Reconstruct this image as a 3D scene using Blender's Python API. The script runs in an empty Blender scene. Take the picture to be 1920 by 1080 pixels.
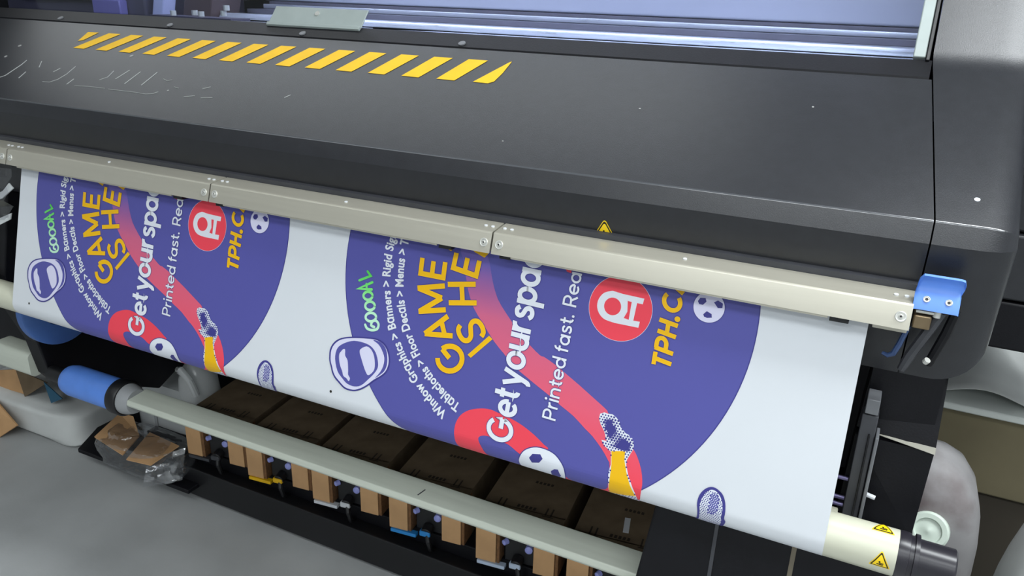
import bpy, bmesh, math, random
from mathutils import Vector, Matrix
from mathutils.geometry import tessellate_polygon
random.seed(7)
SC = bpy.context.scene
COL = SC.collection
H = 1.30                      # eye height above the floor; z values below are given relative to it

# ------------------------------------------------------------------ camera
cam_d = bpy.data.cameras.new('camera')
cam = bpy.data.objects.new('camera', cam_d)
COL.objects.link(cam)
_r = Vector((0.8944183, 0.4464018, 0.0272271))
_d = Vector((0.1805298, -0.3046731, -0.9351916))
_f = Vector((-0.4091759, 0.8413678, -0.3530941))
cam.matrix_world = Matrix(((_r.x, -_d.x, -_f.x, 0), (_r.y, -_d.y, -_f.y, 0), (_r.z, -_d.z, -_f.z, H), (0, 0, 0, 1)))
cam_d.sensor_width = 36.0
cam_d.lens = 1491.375 / 1920 * 36
cam_d.clip_start = 0.02
SC.camera = cam

# ------------------------------------------------------------------ colour, world, lights
SC.view_settings.view_transform = 'Standard'
SC.view_settings.look = 'None'
SC.view_settings.gamma = 1.0
SC.view_settings.use_curve_mapping = False
SC.view_settings.exposure = 0.0
W = bpy.data.worlds.new('world')
SC.world = W
W.use_nodes = True
W.node_tree.nodes['Background'].inputs[0].default_value = (0.75, 0.85, 1.0, 1)
W.node_tree.nodes['Background'].inputs[1].default_value = 0.25

def area_light(name, loc, sx, sy, power, col, rot=(0, 0, 0)):
    l = bpy.data.lights.new(name, 'AREA')
    l.shape = 'RECTANGLE'
    l.size, l.size_y = sx, sy
    l.energy = power
    l.color = col
    o = bpy.data.objects.new(name, l)
    o.location = loc
    o.rotation_euler = rot
    COL.objects.link(o)
    return o
COOL = (0.93, 0.98, 1.0)
area_light('ceiling_lamp_front', (0.35, -0.75, 2.78), 2.4, 0.5, 34, COOL)
area_light('fill_lamp_far_front', (-0.2, -2.1, 2.78), 3.0, 0.5, 40, COOL)  # unseen fill lamp, added to light the carton tops under the sheet
area_light('ceiling_lamp_left', (-2.6, -0.5, 2.78), 1.6, 0.5, 7, COOL)
area_light('ceiling_lamp_over', (-2.8, 1.98, 2.80), 4.4, 0.6, 20, COOL)
area_light('ceiling_lamp_end', (0.72, 0.94, 2.80), 1.3, 0.5, 52, COOL)
area_light('ceiling_lamp_right', (1.6, 0.3, 2.78), 0.5, 2.2, 24, COOL)

# ------------------------------------------------------------------ materials
def lin(c):
    return tuple(((v / 255) / 12.92 if v / 255 <= 0.04045 else ((v / 255 + 0.055) / 1.055) ** 2.4) for v in c)
MATS = {}
def mat(name, rgb, rough=0.5, metal=0.0, var=0.0, scale=20.0, bump=0.0, spec=0.5, bscale=None, rvar=0.0, stretch=None):
    m = bpy.data.materials.new(name)
    m.use_nodes = True
    nt = m.node_tree
    b = nt.nodes['Principled BSDF']
    c = lin(rgb)
    b.inputs['Base Color'].default_value = (*c, 1)
    b.inputs['Roughness'].default_value = rough
    b.inputs['Metallic'].default_value = metal
    b.inputs['Specular IOR Level'].default_value = spec
    if var or bump or rvar:
        tc = nt.nodes.new('ShaderNodeTexCoord')
        src = tc.outputs['Object']
        if stretch:
            mp = nt.nodes.new('ShaderNodeMapping')
            mp.inputs['Scale'].default_value = stretch
            nt.links.new(src, mp.inputs[0]); src = mp.outputs[0]
        n = nt.nodes.new('ShaderNodeTexNoise')
        n.inputs['Scale'].default_value = scale
        n.inputs['Detail'].default_value = 5
        nt.links.new(src, n.inputs['Vector'])
        if var:
            mr = nt.nodes.new('ShaderNodeMapRange')
            mr.inputs[1].default_value = 0.3; mr.inputs[2].default_value = 0.7
            mr.inputs[3].default_value = 1 - var; mr.inputs[4].default_value = 1 + var
            nt.links.new(n.outputs[0], mr.inputs[0])
            mx = nt.nodes.new('ShaderNodeVectorMath'); mx.operation = 'SCALE'
            mx.inputs[0].default_value = c
            nt.links.new(mr.outputs[0], mx.inputs['Scale'])
            nt.links.new(mx.outputs[0], b.inputs['Base Color'])
        if rvar:
            mr2 = nt.nodes.new('ShaderNodeMapRange')
            mr2.inputs[1].default_value = 0.3; mr2.inputs[2].default_value = 0.7
            mr2.inputs[3].default_value = max(0.02, rough - rvar); mr2.inputs[4].default_value = min(1, rough + rvar)
            nt.links.new(n.outputs[0], mr2.inputs[0])
            nt.links.new(mr2.outputs[0], b.inputs['Roughness'])
        if bump:
            n2 = nt.nodes.new('ShaderNodeTexNoise')
            n2.inputs['Scale'].default_value = bscale or scale
            n2.inputs['Detail'].default_value = 4
            nt.links.new(src, n2.inputs['Vector'])
            bp = nt.nodes.new('ShaderNodeBump')
            bp.inputs['Strength'].default_value = bump
            bp.inputs['Distance'].default_value = 0.002
            nt.links.new(n2.outputs[0], bp.inputs['Height'])
            nt.links.new(bp.outputs[0], b.inputs['Normal'])
    MATS[name] = m
    return m

def film(name, tint, fac, rough=0.05, bump=0.0, bscale=30, milky=0.0, mcol=(0.8, 0.82, 0.85)):
    """thin clear sheet: see-through, with gloss; milky adds a diffuse and translucent body"""
    m = bpy.data.materials.new(name)
    m.use_nodes = True
    nt = m.node_tree
    nt.nodes.remove(nt.nodes['Principled BSDF'])
    out = nt.nodes['Material Output']
    tr = nt.nodes.new('ShaderNodeBsdfTransparent'); tr.inputs[0].default_value = (*tint, 1)
    gl = nt.nodes.new('ShaderNodeBsdfGlossy'); gl.inputs['Roughness'].default_value = rough
    fr = nt.nodes.new('ShaderNodeLayerWeight'); fr.inputs[0].default_value = 0.5
    pw = nt.nodes.new('ShaderNodeMath'); pw.operation = 'POWER'; pw.inputs[1].default_value = 5.0
    nt.links.new(fr.outputs['Facing'], pw.inputs[0])
    mul = nt.nodes.new('ShaderNodeMath'); mul.operation = 'MULTIPLY_ADD'; mul.inputs[1].default_value = 0.9 * min(fac, 1); mul.inputs[2].default_value = 0.04 * fac; mul.use_clamp = True
    nt.links.new(pw.outputs[0], mul.inputs[0])
    base = tr.outputs[0]
    if milky:
        di = nt.nodes.new('ShaderNodeBsdfDiffuse'); di.inputs[0].default_value = (*mcol, 1)
        tl = nt.nodes.new('ShaderNodeBsdfTranslucent'); tl.inputs[0].default_value = (*mcol, 1)
        a = nt.nodes.new('ShaderNodeMixShader'); a.inputs[0].default_value = 0.4
        nt.links.new(di.outputs[0], a.inputs[1]); nt.links.new(tl.outputs[0], a.inputs[2])
        b = nt.nodes.new('ShaderNodeMixShader'); b.inputs[0].default_value = milky
        nt.links.new(tr.outputs[0], b.inputs[1]); nt.links.new(a.outputs[0], b.inputs[2])
        base = b.outputs[0]
    mx = nt.nodes.new('ShaderNodeMixShader')
    nt.links.new(mul.outputs[0], mx.inputs[0])
    nt.links.new(base, mx.inputs[1]); nt.links.new(gl.outputs[0], mx.inputs[2])
    nt.links.new(mx.outputs[0], out.inputs[0])
    if bump:
        tc = nt.nodes.new('ShaderNodeTexCoord')
        n2 = nt.nodes.new('ShaderNodeTexNoise'); n2.inputs['Scale'].default_value = bscale
        nt.links.new(tc.outputs['Object'], n2.inputs['Vector'])
        bp = nt.nodes.new('ShaderNodeBump'); bp.inputs['Strength'].default_value = bump; bp.inputs['Distance'].default_value = 0.01
        nt.links.new(n2.outputs[0], bp.inputs['Height'])
        nt.links.new(bp.outputs[0], gl.inputs['Normal']); nt.links.new(bp.outputs[0], fr.inputs['Normal'])
    MATS[name] = m
    return m

def emit(name, col, s):
    m = bpy.data.materials.new(name); m.use_nodes = True
    b = m.node_tree.nodes['Principled BSDF']
    b.inputs['Base Color'].default_value = (*col, 1)
    b.inputs['Emission Color'].default_value = (*col, 1)
    b.inputs['Emission Strength'].default_value = s
    MATS[name] = m
    return m

BLK = mat('black_textured_plastic', (38, 39, 43), 0.30, 0, 0.10, 60, 0.12, 0.5, 900)
EDGEB = mat('crease_highlight_edge', (74, 76, 80), 0.18, 0, 0, 1, 0, 1.0)  # paler, glossier crease: the highlight line is put into the colour
BLK2 = mat('black_steel', (14, 14, 19), 0.5, 0, 0.12, 30, 0.1, 0.25, 400)
BLK3 = mat('black_rubber', (17, 17, 20), 0.45, 0, 0.1, 40)
GLOSSBLK = mat('gloss_black', (38, 36, 43), 0.3)
YELS = mat('sticker_yellow', (252, 214, 16), 0.45)
BASEDK = mat('shaded_box_base', (58, 52, 42), 0.8, 0, 0.1, 8)  # darker brown: shadow on the box's lower part is in the colour
DGREY = mat('dark_grey_plastic', (62, 63, 68), 0.45, 0, 0.1, 30)
MGREY = mat('mid_grey_plastic', (110, 112, 116), 0.5, 0, 0.08, 30)
ALU = mat('satin_aluminium', (192, 188, 174), 0.34, 0.5, 0.02, 6, 0.0, 0.5, 300, 0.03, (1, 30, 30))
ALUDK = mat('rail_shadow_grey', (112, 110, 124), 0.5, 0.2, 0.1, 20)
RAIL = mat('rail_aluminium', (204, 208, 222), 0.35, 0.5, 0.06, 10, 0, 0.5, None, 0.1, (1, 20, 20))
BEAMP = mat('beam_panel_paint', (190, 194, 212), 0.45, 0, 0.07, 3)
CARR = mat('carriage_plum_plastic', (84, 80, 98), 0.45, 0, 0.15, 12)
BROWNP = mat('brown_carriage_plastic', (92, 76, 78), 0.5, 0, 0.2, 12)
CHROME = mat('screw_steel', (214, 214, 208), 0.3, 0.45)
BRASS = mat('brass_block', (140, 122, 96), 0.3, 0.85, 0.1, 60)
BLUEP = mat('blue_plastic', (92, 140, 226), 0.42, 0, 0.05, 30)
BLUED = mat('blue_disc_plastic', (68, 104, 168), 0.5, 0, 0.08, 25)
YEL = mat('hazard_yellow_vinyl', (234, 184, 0), 0.6, 0, 0.05, 40)
INKBLK = mat('sticker_black', (25, 22, 10), 0.5)
CREAM = mat('cream_roller_coating', (204, 204, 184), 0.35, 0, 0.03, 12)
SPIN = mat('spindle_grey_green', (198, 203, 190), 0.42, 0.05, 0.06, 9, 0, 0.5, None, 0.05, (0.6, 8, 8))
GREYC = mat('grey_collar', (150, 152, 154), 0.45)
PALEG = mat('pale_grey_label', (152, 162, 160), 0.5, 0, 0.05, 30)
CARD = mat('cardboard', (202, 160, 116), 0.85, 0, 0.10, 14, 0.15, 0.2, 120)
CARDTOP = mat('shaded_cardboard', (114, 98, 78), 0.85, 0, 0.16, 22, 0.12, 0.2, 90)  # cardboard darkened: shade on the carton tops put into the colour
CARDDK = mat('printed_carton_ink', (48, 38, 28), 0.8)
CARDEDGE = mat('cut_cardboard_edge', (120, 84, 52), 0.9, 0, 0.25, 160)
VINYL = mat('white_vinyl', (217, 221, 226), 0.42, 0, 0.012, 5, 0.0, 0.35)
NAVY = mat('print_navy', (62, 60, 134), 0.42, 0, 0, 1, 0, 0.35)
BLUEI = mat('print_blue', (84, 84, 158), 0.42, 0, 0.03, 3, 0, 0.35)
REDI = mat('print_red', (236, 70, 86), 0.42, 0, 0.02, 5, 0, 0.35)
YELI = mat('print_yellow', (238, 184, 12), 0.42, 0, 0.02, 5, 0, 0.35)
WHTI = mat('print_white', (224, 228, 236), 0.42, 0, 0.01, 5, 0, 0.35)
SOFT = mat('print_pale_lilac', (216, 215, 238), 0.42, 0, 0.03, 8, 0, 0.35)
WHITEP = mat('white_plastic', (220, 224, 224), 0.45, 0, 0.05, 8)
WHITEBAG = mat('white_poly_bag', (210, 212, 210), 0.5, 0, 0.10, 7, 0.5, 0.4, 18)
OLIVE = mat('tan_fibre_box', (112, 104, 80), 0.8, 0, 0.14, 6)
LID = mat('white_lid', (205, 210, 206), 0.55, 0, 0.05, 6)
JUGM = mat('milky_plastic_stained', (146, 144, 145), 0.62, 0, 0.14, 12, 0.2, 0.4, 25)
def add_stain(m, col, scale, lo, hi):
    nt = m.node_tree; b = nt.nodes['Principled BSDF']
    src = b.inputs['Base Color'].links[0].from_socket
    tc = nt.nodes.new('ShaderNodeTexCoord'); n = nt.nodes.new('ShaderNodeTexNoise'); n.inputs['Scale'].default_value = scale; n.inputs['Detail'].default_value = 6
    nt.links.new(tc.outputs['Object'], n.inputs['Vector'])
    mr = nt.nodes.new('ShaderNodeMapRange'); mr.inputs[1].default_value = lo; mr.inputs[2].default_value = hi
    nt.links.new(n.outputs[0], mr.inputs[0])
    mx = nt.nodes.new('ShaderNodeMix'); mx.data_type = 'RGBA'
    nt.links.new(mr.outputs[0], mx.inputs[0]); nt.links.new(src, mx.inputs[6]); mx.inputs[7].default_value = (*lin(col), 1)
    nt.links.new(mx.outputs[2], b.inputs['Base Color'])
add_stain(JUGM, (98, 84, 84), 9, 0.50, 0.74)
CAPM = mat('pale_green_cap', (208, 220, 208), 0.4, 0, 0.04, 20)
STAIN = mat('stain_brown', (150, 122, 116), 0.6, 0, 0.15, 40)
FLOORM = mat('grey_floor_paint', (172, 174, 174), 0.55, 0, 0.10, 5, 0.10, 0.4, 120, 0.08)
WALLM = mat('wall_paint', (205, 207, 208), 0.8, 0, 0.03, 3)
CEILM = mat('ceiling_paint', (215, 216, 217), 0.9, 0, 0.02, 3)
TEAL = mat('teal_card', (40, 92, 120), 0.6)
CYANT = mat('cyan_tag', (40, 140, 214), 0.45)
PALET = mat('pale_tag', (190, 205, 226), 0.45)
WHITET = mat('white_tag', (215, 218, 222), 0.45)
VALVE = mat('valve_lilac', (150, 156, 220), 0.35)
LETTER = mat('lettering_highlight', (160, 162, 160), 0.35)
SCUFF = mat('scuff_pale', (150, 150, 148), 0.6)
GLASS = film('window_glass', (0.90, 0.93, 0.98), 1.0, 0.06, 0.02, 6)
CLEAR = film('clear_bag_film', (0.90, 0.91, 0.93), 4.0, 0.10, 0.9, 22, 0.07)
SHEER = film('grey_white_film', (0.85, 0.85, 0.87), 1.5, 0.12, 0.5, 14, 0.06)
MILKY = film('milky_jug_film', (0.85, 0.87, 0.88), 1.0, 0.2, 0.2, 20, 0.80, (0.86, 0.88, 0.88))
LED = emit('led_blue_white', (0.78, 0.84, 1.0), 24.0)

def gradient_mat(name, stops, z0, z1, rough=0.42):
    """printed colour ramp up the sheet (object z)"""
    m = bpy.data.materials.new(name); m.use_nodes = True
    nt = m.node_tree; b = nt.nodes['Principled BSDF']
    b.inputs['Roughness'].default_value = rough
    b.inputs['Specular IOR Level'].default_value = 0.35
    tc = nt.nodes.new('ShaderNodeTexCoord')
    sp = nt.nodes.new('ShaderNodeSeparateXYZ')
    mr = nt.nodes.new('ShaderNodeMapRange')
    mr.inputs[1].default_value = z0; mr.inputs[2].default_value = z1
    cr = nt.nodes.new('ShaderNodeValToRGB')
    els = cr.color_ramp.elements
    while len(els) < len(stops): els.new(0.5)
    for e, (p, c) in zip(els, stops):
        e.position = p; e.color = (*lin(c), 1)
    nt.links.new(tc.outputs['Object'], sp.inputs[0]); nt.links.new(sp.outputs[2], mr.inputs[0])
    nt.links.new(mr.outputs[0], cr.inputs[0]); nt.links.new(cr.outputs[0], b.inputs['Base Color'])
    MATS[name] = m
    return m
BANDM = gradient_mat('print_red_fading_to_blue', [(0, (240, 70, 86)), (0.35, (226, 92, 116)), (0.72, (204, 98, 132)), (1.0, (104, 92, 168))], -0.12, 0.13)
GREENM = gradient_mat('print_green_to_white', [(0, (190, 235, 205)), (0.4, (120, 220, 120)), (0.7, (80, 200, 80)), (1.0, (190, 226, 210))], 0.025, 0.115)

# ------------------------------------------------------------------ mesh builder
ORIG = {}
class MB:
    def __init__(s): s.v = []; s.f = []; s.m = []; s.mats = []
    def mi(s, m):
        if m not in s.mats: s.mats.append(m)
        return s.mats.index(m)
    def add(s, vs, fs, m):
        o = len(s.v); k = s.mi(m)
        s.v += [tuple(p) for p in vs]
        for f in fs: s.f.append(tuple(i + o for i in f)); s.m.append(k)
        return s
    def box(s, x0, x1, y0, y1, z0, z1, m, M=None):
        vs = [Vector((x, y, z)) for x in (x0, x1) for y in (y0, y1) for z in (z0, z1)]
        if M: vs = [M @ p for p in vs]
        return s.add(vs, [(0, 1, 3, 2), (4, 6, 7, 5), (0, 4, 5, 1), (2, 3, 7, 6), (0, 2, 6, 4), (1, 5, 7, 3)], m)
    def loft(s, secs, m, closed=True, caps=True):
        n = len(secs[0]); vs = [p for sc in secs for p in sc]; fs = []
        for i in range(len(secs) - 1):
            for j in range(n if closed else n - 1):
                a = i * n + j; b = i * n + (j + 1) % n
                fs.append((a, b, b + n, a + n))
        s.add(vs, fs, m)
        if caps and closed:
            for sc, flip in ((secs[0], True), (secs[-1], False)):
                tr = tessellate_polygon([[Vector(p) for p in sc]])
                s.add(sc, [tuple(t) for t in tr], m)
        return s
    def prism_x(s, prof, x0, x1, m):           # closed profile of (y, z), extruded along x
        return s.loft([[(x0, y, z) for y, z in prof], [(x1, y, z) for y, z in prof]], m)
    def cyl(s, a, b, r, m, n=24, r2=None, caps=True):
        a = Vector(a); b = Vector(b); ax = (b - a).normalized()
        u = ax.orthogonal().normalized(); w = ax.cross(u)
        r2 = r if r2 is None else r2
        ra = [a + (u * math.cos(t) + w * math.sin(t)) * r for t in [2 * math.pi * i / n for i in range(n)]]
        rb = [b + (u * math.cos(t) + w * math.sin(t)) * r2 for t in [2 * math.pi * i / n for i in range(n)]]
        fs = [(i, (i + 1) % n, n + (i + 1) % n, n + i) for i in range(n)]
        if caps: fs += [tuple(range(n))[::-1], tuple(range(n, 2 * n))]
        return s.add(ra + rb, fs, m)
    def lathe(s, a, ax, prof, m, n=28, M=None):  # prof: (distance along the axis, radius)
        a = Vector(a); ax = Vector(ax).normalized(); u = ax.orthogonal().normalized(); w = ax.cross(u)
        vs = [a + ax * d + (u * math.cos(2 * math.pi * i / n) + w * math.sin(2 * math.pi * i / n)) * max(r, 1e-5) for d, r in prof for i in range(n)]
        fs = [(k * n + i, k * n + (i + 1) % n, (k + 1) * n + (i + 1) % n, (k + 1) * n + i) for k in range(len(prof) - 1) for i in range(n)]
        fs += [tuple(range(n))[::-1], tuple(range((len(prof) - 1) * n, len(prof) * n))]
        return s.add(vs, fs, m)
    def tube(s, pts, r, m, n=10):
        pts = [Vector(p) for p in pts]; secs = []
        up = None
        for i, p in enumerate(pts):
            t = (pts[min(i + 1, len(pts) - 1)] - pts[max(i - 1, 0)]).normalized()
            u = t.orthogonal().normalized() if up is None else (up - t * up.dot(t)).normalized()
            up = u; w = t.cross(u)
            rr = r[i] if isinstance(r, (list, tuple)) else r
            secs.append([p + (u * math.cos(2 * math.pi * k / n) + w * math.sin(2 * math.pi * k / n)) * rr for k in range(n)])
        return s.loft(secs, m)
    def grid(s, fn, nu, nv, m, closed_u=False):
        vs = [fn(i / nu, j / nv) for i in range(nu + (0 if closed_u else 1)) for j in range(nv + 1)]
        N = nu if closed_u else nu + 1; fs = []
        for i in range(nu):
            for j in range(nv):
                a = i * (nv + 1) + j; b = ((i + 1) % N) * (nv + 1) + j
                fs.append((a, b, b + 1, a + 1))
        return s.add(vs, fs, m)

def build(name, mb, parent=None, bevel=0.0, seg=2, smooth=35, solid=0.0, sub=0):
    off = ORIG.get(parent.name, Vector()) if parent else Vector()
    me = bpy.data.meshes.new(name)
    me.from_pydata([Vector(p) - off for p in mb.v], [], mb.f)
    for m in mb.mats: me.materials.append(m)
    for p, k in zip(me.polygons, mb.m): p.material_index = k
    bm = bmesh.new(); bm.from_mesh(me)
    bmesh.ops.remove_doubles(bm, verts=bm.verts, dist=1e-6)
    bmesh.ops.recalc_face_normals(bm, faces=bm.faces)
    bm.to_mesh(me); bm.free()
    if smooth:
        for p in me.polygons: p.use_smooth = True
        me.set_sharp_from_angle(angle=math.radians(smooth))
    o = bpy.data.objects.new(name, me)
    COL.objects.link(o)
    if parent:
        o.parent = parent
        ORIG[o.name] = off
    if solid:
        md = o.modifiers.new('thickness', 'SOLIDIFY'); md.thickness = solid; md.offset = 0
    if bevel:
        md = o.modifiers.new('bevel', 'BEVEL'); md.width = bevel; md.segments = seg; md.limit_method = 'ANGLE'; md.angle_limit = math.radians(40)
    if sub:
        md = o.modifiers.new('subdivision', 'SUBSURF'); md.levels = md.render_levels = sub
    return o
def tag(o, label=None, cat=None, group=None, kind=None):
    if label: o['label'] = label
    if cat: o['category'] = cat
    if group: o['group'] = group
    if kind: o['kind'] = kind
    return o
def thing(name, loc, label, cat, group=None, rz=0.0):
    o = bpy.data.objects.new(name, None); COL.objects.link(o)
    o.location = loc; o.rotation_euler = (0, 0, rz); o.empty_display_size = 0.1
    ORIG[o.name] = Vector(loc)
    return tag(o, label, cat, group)
def struct(name, mb, **k):
    return tag(build(name, mb, **k), kind='structure')
def arc2(a, b, c, r, n=5):
    """points rounding the corner b of the path a-b-c"""
    a, b, c = Vector(a), Vector(b), Vector(c)
    u = (a - b).normalized(); w = (c - b).normalized()
    half = u.angle(w) / 2; t = r / math.tan(half); t = min(t, (a - b).length * 0.49, (c - b).length * 0.49); r = t * math.tan(half)
    ce = b + (u + w).normalized() * (r / math.sin(half))
    p, q = b + u * t - ce, b + w * t - ce
    tot = p.angle(q); sgn = 1 if p.x * q.y - p.y * q.x > 0 else -1
    return [tuple(ce + Matrix.Rotation(sgn * tot * i / n, 2) @ p) for i in range(n + 1)]
def round_poly(pts, r, n=4):
    out = []
    for i in range(len(pts)):
        out += arc2(pts[i - 1], pts[i], pts[(i + 1) % len(pts)], r, n)
    return out
def Z(pts): return [(y, z + H) for y, z in pts]

# ================================================================== the room
m = MB(); m.box(-4.6, 3.0, -2.6, 3.6, -0.06, 0.0, FLOORM); struct('floor', m)
m = MB(); m.box(-4.6, 3.0, -2.6, 3.6, 2.86, 2.92, CEILM); struct('ceiling', m)
m = MB(); m.box(-4.6, 3.0, 3.6, 3.66, 0, 2.86, WALLM); struct('wall_back', m)
m = MB(); m.box(-4.6, 3.0, -2.66, -2.6, 0, 2.86, WALLM); struct('wall_front', m)
m = MB(); m.box(-4.66, -4.6, -2.6, 3.6, 0, 2.86, WALLM); struct('wall_left', m)
m = MB(); m.box(3.0, 3.06, -2.6, 3.6, 0, 2.86, WALLM); struct('wall_right', m)

# ================================================================== the printer
PR = thing('large_format_printer', (-1.0, 1.5, 0), 'wide black printer with sloped hood and yellow hazard stripes, feeding out the printed sheet', 'printer')
PHI = math.radians(27); CY, CZ = 0.98, -0.2305
def hood(x, t, off=0.0):           # a point on the sloped hood, t metres above the front crease
    return (x, CY + t * math.cos(PHI) - off * math.sin(PHI), CZ + t * math.sin(PHI) + off * math.cos(PHI) + H)
# --- main hood cover
front = [(1.000, -0.428), (0.9705, -0.2550)]
crease = arc2((0.9705, -0.2550), (CY, CZ), (CY + 0.2565, CZ + 0.1307), 0.0042, 5)
TS = 0.287
seam = (CY + TS * math.cos(PHI), CZ + TS * math.sin(PHI))
prof = front + crease + [seam, (seam[0] + 0.012, seam[1] - 0.012), (1.27, -0.20), (1.27, -0.428)]
def seamx(y): return 0.0445 - 0.028 * min(max((y - CY) / 0.256, 0), 1.2)
m = MB()
m.loft([[(-2.3, y, z + H) for y, z in prof], [(seamx(y), y, z + H) for y, z in prof]], BLK)
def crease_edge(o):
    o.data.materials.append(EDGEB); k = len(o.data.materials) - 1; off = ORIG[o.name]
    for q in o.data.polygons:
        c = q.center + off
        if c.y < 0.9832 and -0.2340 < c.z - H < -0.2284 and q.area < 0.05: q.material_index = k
crease_edge(build('hood_cover', m, PR, smooth=17))
# --- strip between the hood seam and the window
m = MB()
T2 = 0.3353
st = [hood(0, TS + 0.0014, -0.002)[1:], hood(0, TS + 0.004, 0.001)[1:], hood(0, T2 - 0.002, 0.001)[1:], hood(0, T2, -0.004)[1:], hood(0, T2, -0.014)[1:], hood(0, TS + 0.0014, -0.014)[1:]]
m.loft([[(-2.3, y, z) for y, z in st], [(seamx(1.24) - 0.003, y, z) for y, z in st]], BLK2)
strip = build('window_sill_strip', m, PR)
for x in (-1.764, -1.4188, -1.0667, -0.7162):
    m = MB(); a = Vector(hood(x, 0.3005, 0.0005)); n_ = Vector((0, -math.sin(PHI), math.cos(PHI)))
    m.cyl(a, a + n_ * 0.0025, 0.0065, MGREY, 16)
    build('screw', m, strip)
# --- rounded end cover at the right
WP = math.radians(50)
wb = (CY + T2 * math.cos(PHI), CZ + T2 * math.sin(PHI))
def wpt(t, off=0.0): return (wb[0] + t * math.cos(WP) - off * math.sin(WP), wb[1] + t * math.sin(WP) + off * math.cos(WP))
fold = arc2(seam, wb, wpt(0.3), 0.10, 8)
endp = front + crease + fold + [wpt(0.3), (2.0, wpt(0.3)[1] + 0.03), (2.0, -0.428)]
nfront = len(front) + len(crease)
secs = []
XR, R1, R2 = 0.131, 0.035, 0.058
xs = [None] + [XR - R2 + R2 * math.sin(a * math.pi / 2 / 10) for a in range(11)]
for x in xs:
    sec = []
    for i, (y, z) in enumerate(endp):
        if x is None:
            sec.append((seamx(y) + 0.0018, y, z + H)); continue
        d2 = max(0, x - (XR - R2)); zr = R2 - math.sqrt(max(0, R2 * R2 - d2 * d2))
        d1 = max(0, x - (XR - R1)); yr = R1 - math.sqrt(max(0, R1 * R1 - d1 * d1))
        if i < nfront:
            yy = y + yr * 0.6; zz = z
        else:
            yy = y; zz = z
        if i in (0, len(endp) - 1): zz += zr
        if i == 1: zz += zr * 0.05
        if 1 < i: zz -= yr * 0.35
        sec.append((x, yy, zz + H))
    secs.append(sec)
m = MB(); m.loft(secs, BLK); crease_edge(build('end_cover', m, PR, smooth=20))
m = MB(); a = Vector(hood(0.0843, 0.0453, 0.0)); m.cyl(a, a + Vector((0, -0.45, 0.89)) * 0.001, 0.0032, WHITET, 12); build('white_dot', m, PR)
# --- hazard stripes
m = MB()
def quad_on_hood(mb, pts, mm, off=0.0006):
    vs = [hood(x, t, off) for x, t in pts]
    mb.add(vs, [tuple(range(len(vs)))], mm)
x0, p, w, t0, t1, k = -1.6019, 0.0687, 0.0345, 0.191, 0.2553, 0.0432
for i in range(14):
    a = x0 + p * i
    kk = k - 0.0145 * i / 13
    pts = [(a, t0), (a + w, t0 - 0.0008), (a + w + kk + 0.002, t1), (a + kk, t1)]
    quad_on_hood(m, pts, YEL)
quad_on_hood(m, [(-1.6160, 0.217), (-1.6040, 0.222), (-1.5900, t1), (-1.6234, t1 - 0.001)], YEL)
a = x0 + p * 14
quad_on_hood(m, [(a, t0), (a + 0.028, t0 - 0.0008), (a + 0.036, t0 + 0.006), (a + 0.0395, 0.222), (-0.6001, 0.2574), (-0.6035, 0.2545)], YEL)
build('hazard_stripes', m, PR, smooth=0)
# --- highlights of black gloss lettering on the hood, painted as pale strokes
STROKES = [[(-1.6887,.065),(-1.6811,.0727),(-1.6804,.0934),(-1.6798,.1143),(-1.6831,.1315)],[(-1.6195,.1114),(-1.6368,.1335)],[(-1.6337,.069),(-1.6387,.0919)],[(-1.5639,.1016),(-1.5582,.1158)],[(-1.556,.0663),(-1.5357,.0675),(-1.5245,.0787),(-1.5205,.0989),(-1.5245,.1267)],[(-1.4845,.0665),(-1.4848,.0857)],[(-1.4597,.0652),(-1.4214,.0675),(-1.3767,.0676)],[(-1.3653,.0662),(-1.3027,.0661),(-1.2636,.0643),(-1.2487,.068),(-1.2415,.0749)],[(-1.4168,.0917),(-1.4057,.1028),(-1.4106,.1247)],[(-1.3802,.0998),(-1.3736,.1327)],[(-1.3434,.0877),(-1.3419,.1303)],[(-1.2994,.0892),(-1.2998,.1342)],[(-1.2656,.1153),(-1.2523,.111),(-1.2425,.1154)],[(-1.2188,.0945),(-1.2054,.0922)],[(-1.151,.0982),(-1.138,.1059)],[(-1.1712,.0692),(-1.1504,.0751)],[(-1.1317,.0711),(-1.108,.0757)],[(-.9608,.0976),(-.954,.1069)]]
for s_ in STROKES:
    m = MB(); m.tube([hood(x, t, 0.0002) for x, t in s_], 0.0008, LETTER, 6); build('lettering_highlight_stroke', m, PR)
for x, t, r in ((-1.7666, .1817, .004), (-1.7603, .1381, .0035), (-1.4156, .1805, .004), (-1.2231, .082, .002), (-0.35, 0.16, .0015), (-0.12, 0.2, .0015), (-0.52, 0.05, .0012)):
    m = MB(); a = Vector(hood(x, t, 0.0)); n_ = Vector((0, -math.sin(PHI), math.cos(PHI))); m.cyl(a, a + n_ * 0.0007, r, SCUFF, 10); build('scuff_mark', m, PR)
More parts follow.
